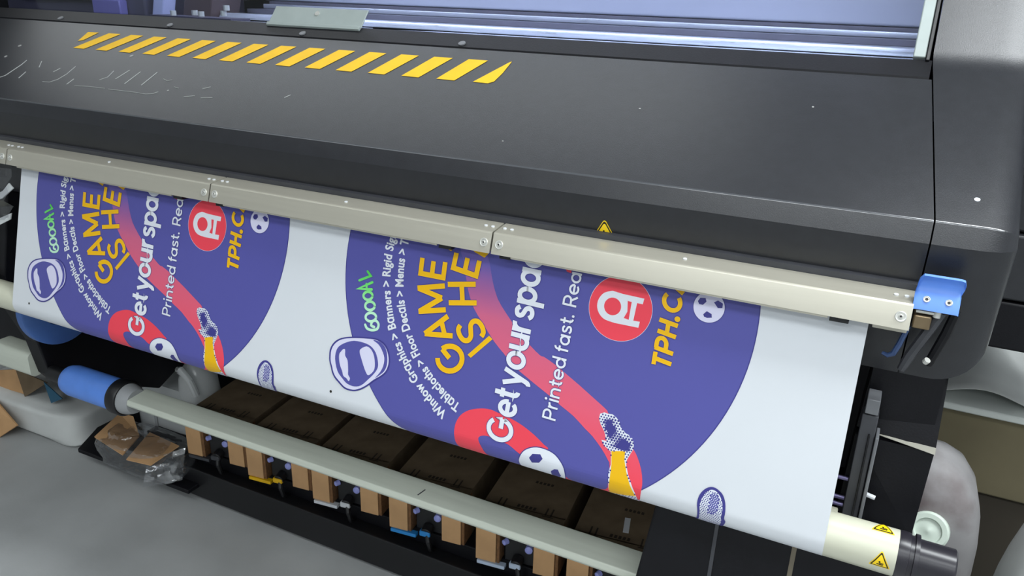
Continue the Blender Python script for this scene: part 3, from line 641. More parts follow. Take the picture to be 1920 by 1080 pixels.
ART = {
'blob_out': [(-0.7531,0.2055),(-0.7535,0.1941),(-0.7492,0.1835),(-0.7412,0.1751),(-0.7283,0.1686),(-0.7086,0.1635),(-0.6867,0.1598),(-0.6693,0.158),(-0.6556,0.1616),(-0.6469,0.169),(-0.6414,0.1807),(-0.64,0.1934),(-0.6436,0.2054),(-0.652,0.2148),(-0.6638,0.2241),(-0.6755,0.2354),(-0.6877,0.244),(-0.7006,0.249),(-0.7166,0.2491),(-0.7291,0.2424),(-0.7394,0.2352),(-0.7453,0.2269),(-0.7472,0.2216),(-0.7515,0.2129)],
'blob_white': [(-0.7503,0.2049),(-0.7505,0.1944),(-0.7467,0.1849),(-0.7391,0.1768),(-0.7275,0.1707),(-0.7083,0.1657),(-0.6864,0.162),(-0.67,0.1605),(-0.6574,0.1638),(-0.6492,0.1708),(-0.6439,0.1816),(-0.6426,0.1932),(-0.6461,0.2045),(-0.654,0.2134),(-0.6654,0.2223),(-0.6771,0.2335),(-0.6889,0.2419),(-0.7007,0.2466),(-0.7156,0.2465),(-0.7271,0.2402),(-0.7371,0.2333),(-0.7427,0.2257),(-0.7445,0.221),(-0.7488,0.2123)],
'blob_in': [(-0.7412,0.2067),(-0.7409,0.1932),(-0.7363,0.1846),(-0.7249,0.1764),(-0.7098,0.1703),(-0.692,0.1694),(-0.6782,0.172),(-0.6683,0.1792),(-0.6622,0.1909),(-0.6605,0.2018),(-0.6656,0.2123),(-0.675,0.2239),(-0.6866,0.2362),(-0.6994,0.2411),(-0.7133,0.2397),(-0.7235,0.2334),(-0.734,0.2243)],
'blob_cres': [(-0.6753,0.1617),(-0.6621,0.162),(-0.6512,0.169),(-0.646,0.1817),(-0.645,0.1945),(-0.6481,0.2045),(-0.6556,0.2128),(-0.6634,0.2194),(-0.6561,0.2092),(-0.6513,0.1978),(-0.651,0.1847),(-0.657,0.1739),(-0.6647,0.1663)],
'hl1': [(-0.7278,0.1875),(-0.7244,0.1877),(-0.723,0.1969),(-0.7175,0.2033),(-0.7142,0.2179),(-0.7132,0.2253),(-0.709,0.23),(-0.7106,0.2352),(-0.7157,0.2316),(-0.7218,0.2292),(-0.7251,0.2223),(-0.7295,0.2156),(-0.7331,0.2068),(-0.7344,0.1976),(-0.7318,0.1922)],
'hl2': [(-0.6959,0.1806),(-0.6857,0.174),(-0.6763,0.1772),(-0.6694,0.1869),(-0.6661,0.2012),(-0.6681,0.2101),(-0.6759,0.2176),(-0.6815,0.2132),(-0.6873,0.2041),(-0.6928,0.194),(-0.6966,0.1864)],
'band': [(-0.5121,-0.0096),(-0.5004,0.0039),(-0.4943,0.0182),(-0.4874,0.0375),(-0.4763,0.0594),(-0.4604,0.0768),(-0.4407,0.0951),(-0.4174,0.1139),(-0.3992,0.1252),(-0.3937,0.1257),(-0.3746,0.1332),(-0.3553,0.143),(-0.3363,0.1527),(-0.3173,0.1631),(-0.2986,0.1733),(-0.2911,0.178),(-0.2908,0.1796),(-0.2716,0.1944),(-0.2495,0.218),(-0.2411,0.2287),(-0.2338,0.243),(-0.2296,0.2582),(-0.2292,0.2715),(-0.234,0.2994),(-0.2552,0.2994),(-0.2704,0.2994),(-0.2915,0.2994),(-0.2856,0.2945),(-0.2755,0.2825),(-0.2765,0.2503),(-0.2802,0.243),(-0.2907,0.2309),(-0.3067,0.2169),(-0.3181,0.2099),(-0.3377,0.1966),(-0.3587,0.1867),(-0.3763,0.1775),(-0.3958,0.1686),(-0.4175,0.1583),(-0.4358,0.1488),(-0.455,0.1341),(-0.4723,0.1206),(-0.4951,0.0976),(-0.5115,0.08),(-0.5223,0.0612),(-0.5287,0.045),(-0.5342,0.0286),(-0.5397,0.0122),(-0.5462,-0.0041)],
'loop': [(-0.5157,0.262),(-0.5144,0.2508),(-0.5083,0.2384),(-0.4961,0.2281),(-0.4776,0.2208),(-0.4625,0.2188),(-0.4508,0.2202),(-0.4294,0.2235),(-0.4099,0.2289),(-0.3901,0.2375),(-0.374,0.247),(-0.3668,0.2519),(-0.3803,0.2642),(-0.3961,0.2687),(-0.4071,0.2701),(-0.4271,0.2614),(-0.4425,0.2603),(-0.4601,0.258),(-0.4696,0.2596),(-0.4748,0.2637),(-0.4741,0.2689),(-0.4683,0.2794),(-0.4635,0.2927),(-0.4595,0.2994),(-0.4474,0.2994),(-0.4626,0.2993),(-0.4884,0.2993),(-0.5073,0.2994),(-0.5124,0.2865),(-0.5145,0.2728)],
'loop2': [(-0.3383,0.2848),(-0.3347,0.2941),(-0.3283,0.2994),(-0.3366,0.2993),(-0.3425,0.2994)],
'ball': [(-0.4099,0.2841),(-0.4088,0.2765),(-0.404,0.2656),(-0.3959,0.2581),(-0.3839,0.2531),(-0.3694,0.2526),(-0.3563,0.2558),(-0.3462,0.2633),(-0.3397,0.272),(-0.3379,0.2846),(-0.3414,0.2994),(-0.351,0.2993),(-0.3654,0.2993),(-0.3839,0.2993),(-0.4068,0.2993)],
'bp1': [(-0.3931,0.2715),(-0.3885,0.2644),(-0.377,0.2619),(-0.3725,0.2673),(-0.3774,0.2747),(-0.3885,0.2781)],
'bp2': [(-0.3597,0.2836),(-0.3539,0.2777),(-0.3485,0.2768),(-0.3451,0.2885),(-0.3503,0.2994),(-0.3606,0.2964)],
'glove': [(-0.3016,0.1906),(-0.3011,0.1839),(-0.2957,0.1805),(-0.2905,0.1812),(-0.284,0.1803),(-0.2776,0.1836),(-0.2727,0.1881),(-0.2708,0.1942),(-0.2622,0.2009),(-0.2571,0.202),(-0.2557,0.2057),(-0.2525,0.2049),(-0.249,0.2113),(-0.2484,0.2193),(-0.2513,0.2267),(-0.2547,0.2358),(-0.2544,0.2424),(-0.2499,0.2543),(-0.2429,0.2671),(-0.2369,0.2781),(-0.2318,0.2994),(-0.2552,0.2994),(-0.2748,0.2994),(-0.2745,0.2775),(-0.2767,0.2587),(-0.2751,0.2482),(-0.278,0.2308),(-0.2882,0.2253),(-0.2936,0.2184),(-0.2861,0.218),(-0.2914,0.2062),(-0.2979,0.198)],
'cuff': [(-0.2774,0.2298),(-0.2586,0.2246),(-0.2579,0.2367),(-0.2528,0.2518),(-0.2452,0.2678),(-0.2361,0.283),(-0.2542,0.2902),(-0.2746,0.2977),(-0.2736,0.2678),(-0.2743,0.248)],
'sole_out': [(-0.1569,0.2993),(-0.1541,0.2907),(-0.1535,0.2768),(-0.1553,0.2651),(-0.1543,0.2552),(-0.1504,0.2469),(-0.1446,0.2412),(-0.1381,0.2393),(-0.1318,0.2413),(-0.1257,0.2458),(-0.1212,0.2547),(-0.1191,0.2667),(-0.1193,0.2764),(-0.1174,0.2821),(-0.1232,0.2994),(-0.1306,0.2993),(-0.146,0.2993)],
'sole_white': [(-0.1536,0.2993),(-0.1509,0.2882),(-0.1505,0.2756),(-0.1516,0.2664),(-0.1502,0.2572),(-0.147,0.2494),(-0.1418,0.2439),(-0.1375,0.243),(-0.1327,0.2447),(-0.128,0.2497),(-0.1246,0.2565),(-0.1229,0.2663),(-0.1235,0.276),(-0.1227,0.2822),(-0.1269,0.2994),(-0.1346,0.2993),(-0.1461,0.2993)],
'sole_core': [(-0.1404,0.2478),(-0.133,0.2472),(-0.1289,0.2515),(-0.1289,0.2618),(-0.1296,0.2718),(-0.1405,0.2757),(-0.1407,0.2638),(-0.1408,0.2543)],
'mono': [(-0.2962,0.0189),(-0.2671,0.0197),(-0.2679,0.0273),(-0.2757,0.0272),(-0.2769,0.0509),(-0.268,0.0507),(-0.2686,0.0588),(-0.301,0.059),(-0.3164,0.0568),(-0.3251,0.0501),(-0.3291,0.0412),(-0.3282,0.0313),(-0.3222,0.0221),(-0.3113,0.0174)],
'mono_ring': [(-0.3113,0.0174),(-0.3291,0.0412)],
'mono_trap': [(-0.2886,0.0267),(-0.283,0.0272),(-0.2832,0.0511),(-0.2903,0.05),(-0.2867,0.0409)],
'mono_c': [(-0.3078,0.0379),(-0.2963,0.0356),(-0.306,0.0491)],
'oball_p1': [(-0.1984,0.0097),(-0.1962,0.005),(-0.1895,0.0042),(-0.1877,0.0085),(-0.1914,0.0133),(-0.1963,0.0132)],
'oball_p2': [(-0.1785,0.0075),(-0.1738,0.0043),(-0.1671,0.0071),(-0.1671,0.0129),(-0.1724,0.0139)],
'oball_p3': [(-0.189,0.0248),(-0.1852,0.0202),(-0.1788,0.0227),(-0.1776,0.0271),(-0.1838,0.0286),(-0.1877,0.0276)],
'dot': [(-0.7424,0.2596),(-0.7399,0.259)],
'QE': [(-0.6108,0.0491),(-0.5639,0.0487),(-0.5641,0.0215)],
'QM': [(-0.6011,0.1064),(-0.5557,0.0948),(-0.5642,0.0531)],
'QA': [(-0.5808,0.1492),(-0.5385,0.1285),(-0.5523,0.0977)],
'QG': [(-0.5385,0.1914),(-0.5052,0.1561),(-0.5394,0.1299)],
'QH': [(-0.5525,0.0832),(-0.5074,0.0748),(-0.5145,0.0421)],
'QE2': [(-0.5576,0.0309),(-0.5115,0.037),(-0.5092,0.0108)],
'QS': [(-0.5225,0.1386),(-0.4828,0.1157),(-0.4999,0.088)],
'I': [(-0.5109,0.1486),(-0.5051,0.1519),(-0.475,0.118),(-0.481,0.1141)],
'R1': [(-0.5764,-0.0062),(-0.5723,0.001),(-0.5606,0.0052),(-0.5575,-0.0005),(-0.5569,-0.0093)],
'R2': [(-0.5288,-0.0052),(-0.5231,-0.0001),(-0.5058,0.0056),(-0.501,-0.0003),(-0.4987,-0.01)],
'redbit': [(-0.3813,0.0003),(-0.3791,0.0035),(-0.3728,0.0046),(-0.3728,-0.0003)],
'goal0': [(-0.6928,0.1414),(-0.6887,0.1462),(-0.6797,0.1471),(-0.6703,0.1433),(-0.6689,0.1356),(-0.6744,0.1312),(-0.6806,0.1337),(-0.6818,0.1401),(-0.6761,0.1414)],
'goal4': [(-0.6894,0.0743),(-0.7129,0.0884),(-0.6889,0.0853)],
'goal5': [(-0.6998,0.0786),(-0.698,0.0866)],
'goal6': [(-0.7136,0.0756),(-0.6936,0.0651),(-0.7005,0.0593)],
'goal1': [(-0.6749,0.1257),(-0.6757,0.1292),(-0.6788,0.1323),(-0.6834,0.1341),(-0.6883,0.1342),(-0.6921,0.1325),(-0.6939,0.1295),(-0.6931,0.126),(-0.6899,0.1229),(-0.6853,0.1211),(-0.6805,0.121),(-0.6767,0.1227)],
'goal2': [(-0.6798,0.1091),(-0.6805,0.1126),(-0.6833,0.1155),(-0.6875,0.1173),(-0.6919,0.1172),(-0.6954,0.1155),(-0.697,0.1124),(-0.6964,0.1089),(-0.6936,0.106),(-0.6894,0.1043),(-0.685,0.1043),(-0.6815,0.1061)],
'goal3': [(-0.6862,0.0946),(-0.6868,0.0979),(-0.6895,0.1007),(-0.6934,0.1023),(-0.6977,0.1022),(-0.701,0.1005),(-0.7026,0.0977),(-0.7019,0.0944),(-0.6992,0.0916),(-0.6953,0.09),(-0.691,0.0901),(-0.6877,0.0917)],
}

def catmull(pts, n=4, closed=True):
    out = []; N = len(pts)
    for i in range(N if closed else N - 1):
        p = [Vector(pts[(i + k) % N] if closed else pts[min(max(i + k, 0), N - 1)]) for k in (-1, 0, 1, 2)]
        for j in range(n):
            t = j / n
            q = 0.5 * ((2 * p[1]) + (p[2] - p[0]) * t + (2 * p[0] - 5 * p[1] + 4 * p[2] - p[3]) * t * t + (3 * p[1] - p[0] - 3 * p[2] + p[3]) * t ** 3)
            out.append((q.x, q.y))
    if not closed: out.append(tuple(pts[-1]))
    return out
class Art:
    """flat printed shapes in sheet coordinates (x across, s down the sheet)"""
    def __init__(s): s.bms = []; s.k = 0; s.mats = []
    def poly(s, loops, mm, layer):
        s.k += 1
        ls = [[Vector((p[0], p[1], 0)) for p in l] for l in loops]
        flat = [p for l in ls for p in l]
        tr = tessellate_polygon(ls)
        s.bms.append((flat, [tuple(t) for t in tr], mm, layer * 0.0002 + (s.k % 40) * 0.0000009))
    def mesh(s, vs, fs, mm, layer):
        s.k += 1; s.bms.append(([Vector((p[0], p[1], 0)) for p in vs], fs, mm, layer * 0.0002 + (s.k % 40) * 0.0000009))
    def stroke(s, pts, w, mm, layer, round_=True):
        pts = [Vector(p) for p in pts]
        L, R = [], []
        for i, p in enumerate(pts):
            a = (pts[i] - pts[i - 1]).normalized() if i > 0 else None
            b = (pts[i + 1] - pts[i]).normalized() if i < len(pts) - 1 else None
            t = a or b
            if a and b:
                t = (a + b); t = t.normalized() if t.length > 1e-6 else a
            n_ = Vector((-t.y, t.x)); k = 1.0
            if a and b: k = 1 / max(0.35, n_.dot(Vector((-a.y, a.x))))
            L.append(p + n_ * w / 2 * k); R.append(p - n_ * w / 2 * k)
        for i in range(len(pts) - 1):
            pass
        vs = L + R; n = len(pts)
        s.mesh([tuple(v) for v in vs], [(i, i + 1, n + i + 1, n + i) for i in range(n - 1)], mm, layer)
        if round_:
            for p in (pts[0], pts[-1]):
                s.mesh([(p.x + w / 2 * math.cos(t), p.y + w / 2 * math.sin(t)) for t in [2 * math.pi * i / 10 for i in range(10)]], [tuple(range(10))], mm, layer + 0.1)
    def disc(s, c, r, mm, layer, r_in=0.0, n=64, ry=1.0):
        o = [(c[0] + r * math.cos(2 * math.pi * i / n), c[1] + r * ry * math.sin(2 * math.pi * i / n)) for i in range(n)]
        if r_in:
            q = [(c[0] + r_in * math.cos(2 * math.pi * i / n), c[1] + r_in * ry * math.sin(2 * math.pi * i / n)) for i in range(n)]
            s.mesh(o + q, [(i, (i + 1) % n, n + (i + 1) % n, n + i) for i in range(n)], mm, layer)
        else: s.poly([o], mm, layer)
    def finish(s, name, parent, dx):
        mb = MB()
        cuts = [ST + 0.004 * i for i in range(0, 14)]
        for vs, fs, mm, off in s.bms:
            bm = bmesh.new()
            bv = [bm.verts.new(p) for p in vs]
            for f in fs:
                try: bm.faces.new([bv[i] for i in f])
                except ValueError: pass
            def cut(sv, co=False, ci=False):
                g = bm.verts[:] + bm.edges[:] + bm.faces[:]
                if g: bmesh.ops.bisect_plane(bm, geom=g, dist=1e-7, plane_co=(0, sv, 0), plane_no=(0, 1, 0), clear_outer=co, clear_inner=ci)
            ys = [v.co.y for v in bm.verts]
            if not ys: continue
            if min(ys) < STOP + 0.002: cut(STOP + 0.002, ci=True)
            if max(ys) > ST + 0.062: cut(ST + 0.062, co=True)
            for c in cuts:
                if max(ys) > c > min(ys): cut(c)
            bm.verts.index_update(); bm.verts.ensure_lookup_table()
            mb.add([sheet_pt(v.co.x + dx, v.co.y, off + 0.0001) for v in bm.verts], [tuple(v.index for v in f.verts) for f in bm.faces], mm)
            bm.free()
        off = ORIG[parent.name]
        me = bpy.data.meshes.new(name); me.from_pydata([Vector(p) - off for p in mb.v], [], mb.f)
        for q in mb.mats: me.materials.append(q)
        for p, k in zip(me.polygons, mb.m): p.material_index = k
        o = bpy.data.objects.new(name, me); COL.objects.link(o); o.parent = parent; ORIG[o.name] = off
        return o
def text_mesh(body, bold=0.0, space=1.0):
    c = bpy.data.curves.new('lettering', 'FONT'); c.body = body; c.offset = bold; c.space_character = space; c.resolution_u = 3; c.fill_mode = 'FRONT'
    o = bpy.data.objects.new('lettering', c); COL.objects.link(o)
    dg = bpy.context.evaluated_depsgraph_get(); dg.update()
    me = o.evaluated_get(dg).to_mesh()
    vs = [(v.co.x, v.co.y) for v in me.vertices]; fs = [tuple(p.vertices) for p in me.polygons]
    o.evaluated_get(dg).to_mesh_clear()
    bpy.data.objects.remove(o); bpy.data.curves.remove(c)
    return vs, fs
def text_len(body, bold, space): 
    v, f = text_mesh(body, bold, space); return max(p[0] for p in v)
CAPH = max(p[1] for p in text_mesh('H')[0])

def decal(name, dx, zero):
    A = Art()
    CC, CR = (-0.43182, 0.03464), 0.3115
    if True:
        A.disc(CC, CR, NAVY, 1, n=160)
        A.disc(CC, CR - 0.0014, BLUEI, 1.3, n=160)
        # glove outline bulge at the circle's foot, band, loop
        A.poly([catmull(ART['band'], 2)], BANDM, 2)
        A.poly([catmull(ART['loop'], 3)], REDI, 2.2)
        A.poly([ART['loop2']], REDI, 2.2)
        A.poly([ART['redbit']], REDI, 2.2)
        b = catmull(ART['ball'], 3); A.poly([b], WHTI, 3); A.stroke(b + [b[0]], 0.0014, NAVY, 3.2, False)
        A.poly([ART['bp1']], NAVY, 3.5); A.poly([ART['bp2']], NAVY, 3.5)
        # glove and cuff with a dot screen
        A.poly([ART['glove']], WHTI, 3.0)
        A.poly([ART['cuff']], YELI, 3.4)
        g = ART['glove']
        def inside(p, poly):
            c = False
            for i in range(len(poly)):
                (x1, y1), (x2, y2) = poly[i - 1], poly[i]
                if (y1 > p[1]) != (y2 > p[1]) and p[0] < (x2 - x1) * (p[1] - y1) / (y2 - y1) + x1: c = not c
            return c
        xs_, ys_ = [p[0] for p in g], [p[1] for p in g]
        top = min(ys_); cy = min(p[1] for p in ART['cuff'])
        d = 0.0040; j = 0; y = top
        while y < max(ys_) + 0.01:
            x = min(xs_) - 0.002 + (j % 2) * d / 2
            while x < max(xs_):
                p = (x + (y - top) * 0.12 - 0.004, y)
                if inside(p, g) and not inside(p, ART['cuff']):
                    core = 0.5 + 0.5 * math.sin((x * 190) + y * 120) if y < cy else 0.1
                    edge = min(abs(x - q[0]) + abs(y - q[1]) for q in g)
                    r = 0.0010 + (0.0015 if edge > 0.009 and y < cy else 0.0004) * (0.5 + core)
                    A.mesh([(p[0] + r * math.cos(t), p[1] + r * math.sin(t)) for t in [math.pi / 3 * i for i in range(6)]], [tuple(range(6))], NAVY, 3.7)
                x += d
            y += d * 0.86; j += 1
        # oval helmet-like badge at the circle's edge
        A.poly([catmull(ART['blob_out'], 3)], NAVY, 3)
        A.poly([catmull(ART['blob_white'], 3)], SOFT, 3.3)
        A.poly([catmull(ART['blob_cres'], 3)], BLUEI, 3.5)
        A.poly([catmull(ART['blob_in'], 3)], BLUEI, 3.6)
        A.poly([catmull(ART['hl1'], 3)], SOFT, 3.9); A.poly([catmull(ART['hl2'], 3)], SOFT, 3.9)
        # shoe sole
        A.poly([catmull(ART['sole_out'], 3)], NAVY, 3); A.poly([catmull(ART['sole_white'], 3)], WHTI, 3.3); A.poly([catmull(ART['sole_core'], 2)], BLUEI, 3.6)
        sw = catmull(ART['sole_white'], 3); sx = [p[0] for p in sw]; sy = [p[1] for p in sw]
        y = min(sy) + 0.003; j = 0
        while y < max(sy):
            x = min(sx) + 0.0012 + (j % 2) * 0.0012
            while x < max(sx):
                if inside((x, y), sw):
                    ins = inside((x, y), ART['sole_core']); r = 0.0008 if ins else 0.0009
                    A.mesh([(x + r * math.cos(t), y + r * math.sin(t)) for t in [math.pi / 3 * i for i in range(6)]], [tuple(range(6))], WHTI if ins else NAVY, 3.9)
                x += 0.0028
            y += 0.0024; j += 1
        A.disc(ART['dot'][0], 0.0022, INKBLK, 2, n=14)
        # round red logo with its white monogram
        LC = (-0.2972, 0.0387)
        A.disc(LC, 0.0437, SOFT, 3); A.disc(LC, 0.0432, REDI, 3.2)
        A.poly([catmull(ART['mono'][7:], 3, False) + ART['mono'][:7]], WHTI, 3.5)
        c, e1, e2 = [Vector(p) for p in ART['mono_c']]
        A.disc(c, (e1 - c).length, REDI, 3.8); A.disc(c, (e1 - c).length * 1.72, WHTI, 3.6)
        A.poly([ART['mono_trap']], REDI, 3.8)
        # small ball
        BC = (-0.1835, 0.0148); A.disc(BC, 0.0203, NAVY, 3); A.disc(BC, 0.0195, SOFT, 3.2)
        for q in ('oball_p1', 'oball_p2', 'oball_p3'): A.poly([ART[q]], NAVY, 3.5)
        # big letters, drawn as strokes in their own boxes
        def box_map(q):
            cs, bs, be = [Vector(p) for p in ART[q]]
            u = be - bs; w_ = cs - bs
            return (lambda a, b: bs + u * a + w_ * b), w_.length
        SW = 0.165
        def letter(q, strokes, rnd=False):
            f, h = box_map(q); sw = SW * h
            for st_ in strokes:
                p = [f(a, b) for a, b in st_]
                A.stroke(p, sw + 0.0016, NAVY, 4.0, rnd); A.stroke(p, sw, YELI, 4.4, rnd)
        hw = SW / 2
        arcE = [[(0.12, 0), (0.12, 1)], [(0.05, 1 - hw), (0.97, 1 - hw)], [(0.05, 0.5), (0.9, 0.5)], [(0.05, hw), (0.97, hw)]]
        letter('QE', arcE); letter('QE2', arcE)
        letter('QM', [[(0.09, 0), (0.09, 1)], [(0.91, 0), (0.91, 1)], [(0.1, 0.96), (0.5, 0.12)], [(0.9, 0.96), (0.5, 0.12)]])
        letter('QA', [[(0.06, 0), (0.5, 0.97)], [(0.94, 0), (0.5, 0.97)], [(0.2, 0.27), (0.8, 0.27)]])
        letter('QH', [[(0.1, 0), (0.1, 1)], [(0.9, 0), (0.9, 1)], [(0.1, 0.5), (0.9, 0.5)]])
        letter('QG', [[(0.5 + 0.43 * math.cos(t), 0.5 + 0.42 * math.sin(t)) for t in [math.radians(48 + i * (312 / 24)) for i in range(25)]], [(0.93, 0.5), (0.52, 0.5)]])
        sp = [(0.90, 0.78), (0.76, 0.90), (0.5, 0.925), (0.24, 0.86), (0.15, 0.71), (0.26, 0.57), (0.5, 0.5), (0.74, 0.43), (0.85, 0.29), (0.76, 0.14), (0.5, 0.075), (0.24, 0.10), (0.10, 0.22)]
        letter('QS', [catmull(sp, 4, False)])
        for q in ('I', 'R1', 'R2'):
            pp = ART[q]; A.poly([pp], YELI, 4.4)
        # straight lettering, drawn with even strokes (x-height 1, capitals 1.42)
        def ell(cx, cy, rx, ry, a, b, n=14): return [(cx + rx * math.cos(math.radians(a + (b - a) * i / n)), cy + ry * math.sin(math.radians(a + (b - a) * i / n))) for i in range(n + 1)]
        GL = {
         'o': (1.04, [ell(.5, .5, .40, .41, 0, 360, 24)]),
         'e': (1.00, [[(.11, .5), (.89, .5)], ell(.5, .5, .40, .41, 0, 318, 22)]),
         'a': (1.06, [ell(.48, .5, .38, .41, 0, 360, 24), [(.88, 0), (.88, 1)]]),
         'd': (1.06, [ell(.48, .5, .38, .41, 0, 360, 24), [(.88, 0), (.88, 1.46)]]),
         'p': (1.06, [ell(.54, .5, .38, .41, 0, 360, 24), [(.14, -.44), (.14, 1)]]),
         'c': (.92, [ell(.5, .5, .40, .41, 42, 318, 20)]),
         'u': (1.0, [[(.13, 1), (.13, .43)] + ell(.48, .43, .35, .34, 180, 360, 12) + [(.83, .43), (.83, .5)], [(.83, 0), (.83, 1)]]),
         'n': (1.0, [[(.13, 0), (.13, 1)], ell(.48, .57, .35, .34, 180, 0, 12) + [(.83, 0)]]),
         'r': (.62, [[(.13, 0), (.13, 1)], ell(.47, .53, .34, .38, 180, 78, 9)]),
         's': (.80, [catmull([(.66, .76), (.54, .88), (.38, .905), (.20, .85), (.15, .71), (.24, .58), (.42, .51), (.60, .43), (.67, .28), (.58, .14), (.40, .09), (.22, .12), (.09, .24)], 3, False)]),
         't': (.64, [[(.30, 1.32), (.30, .34)] + ell(.54, .34, .24, .25, 180, 275, 7), [(.04, .91), (.60, .91)]]),
         'y': (.96, [[(.08, 1), (.48, .06)], [(.88, 1), (.44, -.16)] + ell(.24, -.12, .20, .24, -20, -95, 5)]),
         'f': (.60, [[(.22, 0), (.22, 1.06)] + ell(.47, 1.08, .25, .27, 180, 88, 8), [(.02, .91), (.54, .91)]]),
         'i': (.30, [[(.13, 0), (.13, 1)], [(.13, 1.33), (.13, 1.36)]]),
         '.': (.34, [[(.15, .10), (.15, .13)]]),
         'G': (1.62, [ell(.74, .71, .64, .62, 42, 360, 26) + [(1.38, .66)], [(1.42, .67), (.80, .67)]]),
         'P': (1.02, [[(.14, 0), (.14, 1.42)], [(.14, 1.32), (.52, 1.32)] + ell(.54, .96, .36, .36, 90, -90, 12) + [(.14, .60)]]),
         'R': (1.08, [[(.14, 0), (.14, 1.42)], [(.14, 1.32), (.52, 1.32)] + ell(.54, .96, .36, .36, 90, -90, 12) + [(.14, .60)], [(.56, .62), (.96, 0)]]),
         'T': (.88, [[(0, 1.30), (.86, 1.30)], [(.43, 0), (.43, 1.3)]]),
         'H': (1.06, [[(.14, 0), (.14, 1.42)], [(.90, 0), (.90, 1.42)], [(.14, .71), (.90, .71)]]),
         'C': (1.24, [ell(.68, .71, .56, .61, 46, 314, 20)]),
         'A': (1.20, [[(.08, 0), (.62, 1.34)], [(1.16, 0), (.62, 1.34)], [(.28, .42), (.96, .42)]]),
        }
        def word(body, s0, s1, base, rd, up, wt, mm, shadow, upto=None, shear=0.0):
            '''lettering from s0 to s1 (length of the part `upto`) along a baseline point base at s=base[1]'''
            rd = Vector(rd).normalized(); up = Vector(up)
            tr_ = 0.12 if wt > 0.3 else 0.05
            L = sum(GL[ch][0] + tr_ for ch in (upto or body)); k = (s0 - s1) / abs(rd.y) / L
            O = Vector(base) + rd * ((base[1] - s0) / abs(rd.y)); hu = up / 1.42; x = 0
            for ch in body:
                adv, st_ = GL[ch]
                for q in st_:
                    pts = [O + rd * ((x + a + shear * b) * k) + hu * b for a, b in q]
                    sw = wt * hu.length
                    if ch in '.i' and len(q) == 2 and abs(q[0][1] - q[1][1]) < 0.05: sw *= 1.25
                    closed_ = (pts[0] - pts[-1]).length < 1e-5
                    if closed_: pts = pts + [pts[1]]
                    if shadow: A.stroke(pts, sw + 0.0016, shadow, 4.2, ch in '.i' and sw > wt * hu.length)
                    A.stroke(pts, sw, mm, 4.6, ch in '.i' and sw > wt * hu.length)
                x += adv + tr_
        gd, gu = (0.0073, -0.2443), (-0.041, -0.0012)
        gb = (-0.4233, 0.2595)
        word('Get', 0.2610, 0.1815, gb, gd, gu, .235, WHTI, NAVY)
        word('your', 0.1775, 0.0825, gb, gd, gu, .235, WHTI, NAVY)
        word('spac', 0.0800, 0.0065, gb, gd, gu, .235, WHTI, NAVY, 'spa')
        pd, pu = (0.0043, -0.1613), (-0.0205, -0.0006)
        pb = (-0.3624, 0.2105)
        word('Printed', 0.2110, 0.1195, pb, pd, pu, .20, WHTI, NAVY)
        word('fast.', 0.1135, 0.0585, pb, pd, pu, .20, WHTI, NAVY)
        word('Rea', 0.0500, 0.0005, pb, pd, pu, .20, WHTI, NAVY)
        word('TPH.CA', 0.1050, 0.0055, (-0.2180, 0.1035), (0.0, -1), (-0.0250, -0.0010), .33, YELI, NAVY, 'TPH.C', 0.10)
        # lettering on arcs
        def arced(body, r, a0, a1, hgt, mm, bold):
            vs, fs = text_mesh(body, bold, 1.04); L = max(p[0] for p in vs)
            def mp(p):
                a = a0 + (a1 - a0) * p[0] / L; rr = r + hgt * p[1] / CAPH
                return (CC[0] + rr * math.cos(a), CC[1] + rr * math.sin(a))
            A.mesh([mp(p) for p in vs], fs, mm, 4.5)
        arced('Window Gr\u0251phics > B\u0251nners > Rigid Sign', 0.2285, math.radians(116.0), math.radians(190.0), 0.0138, WHTI, 0.030)
        arced('T\u0251blecloths > Floor Dec\u0251ls > Menus > T', 0.2050, math.radians(112.8), math.radians(189.5), 0.0138, WHTI, 0.030)
        # hand lettered green word
        for i, wd in ((0, .0042), (1, .0042), (2, .0042), (3, .0042), (4, .0042), (5, .0036), (6, .0038)):
            pts = ART['goal%d' % i]
            if i == 0: pts = catmull(pts, 3, False)
            elif i in (1, 2, 3): pts = catmull(pts, 2); pts = pts + [pts[0], pts[1]]
            A.stroke(pts, wd, GREENM, 4.5, i not in (1, 2, 3))
    return A.finish(name, SH, dx)
d1 = decal('printed_circle_graphic', 0.0, True)
d2 = d1.copy(); COL.objects.link(d2); d2.parent = SH; d2.location = (-0.7395, 0, 0)

# ================================================================== take-up spindle under the sheet
SP = thing('take_up_spindle', (-0.77, 1.0, H - 0.85), 'long pale grey spindle bar with a blue hub, below the printed sheet', 'spindle bar')
bp_ = [(0.9820, -0.8400), (1.008, -0.8380), (1.0320, -0.8360), (1.0360, -0.8400), (1.0330, -0.852), (1.018, -0.859), (0.994, -0.859), (0.983, -0.8565), (0.9785, -0.850)]
def rp(pts, r): return Z(round_poly(pts, r, 3))
m = MB(); m.prism_x(rp(bp_, 0.0035), -1.378, -0.2145, SPIN); bar = build('spindle_bar', m, SP, smooth=50)
m = MB(); m.tube([(-0.655, 0.992, H - 0.8390), (-0.651, 1.010, H - 0.8376)], 0.0011, DGREY, 6); build('index_mark', m, bar)
ac = (1.004, H - 0.8535)
m = MB(); m.lathe((-1.592, *ac), (1, 0, 0), [(0, 0.027), (0.004, 0.032), (0.02, 0.0355), (0.155, 0.0355), (0.160, 0.0345)], BLUEP, 40); build('hub', m, SP, smooth=40)
m = MB(); m.lathe((-1.431, *ac), (1, 0, 0), [(0, 0.037), (0.003, 0.0395), (0.026, 0.0395), (0.029, 0.037)], BLK3, 40); build('collar', m, SP, smooth=40)
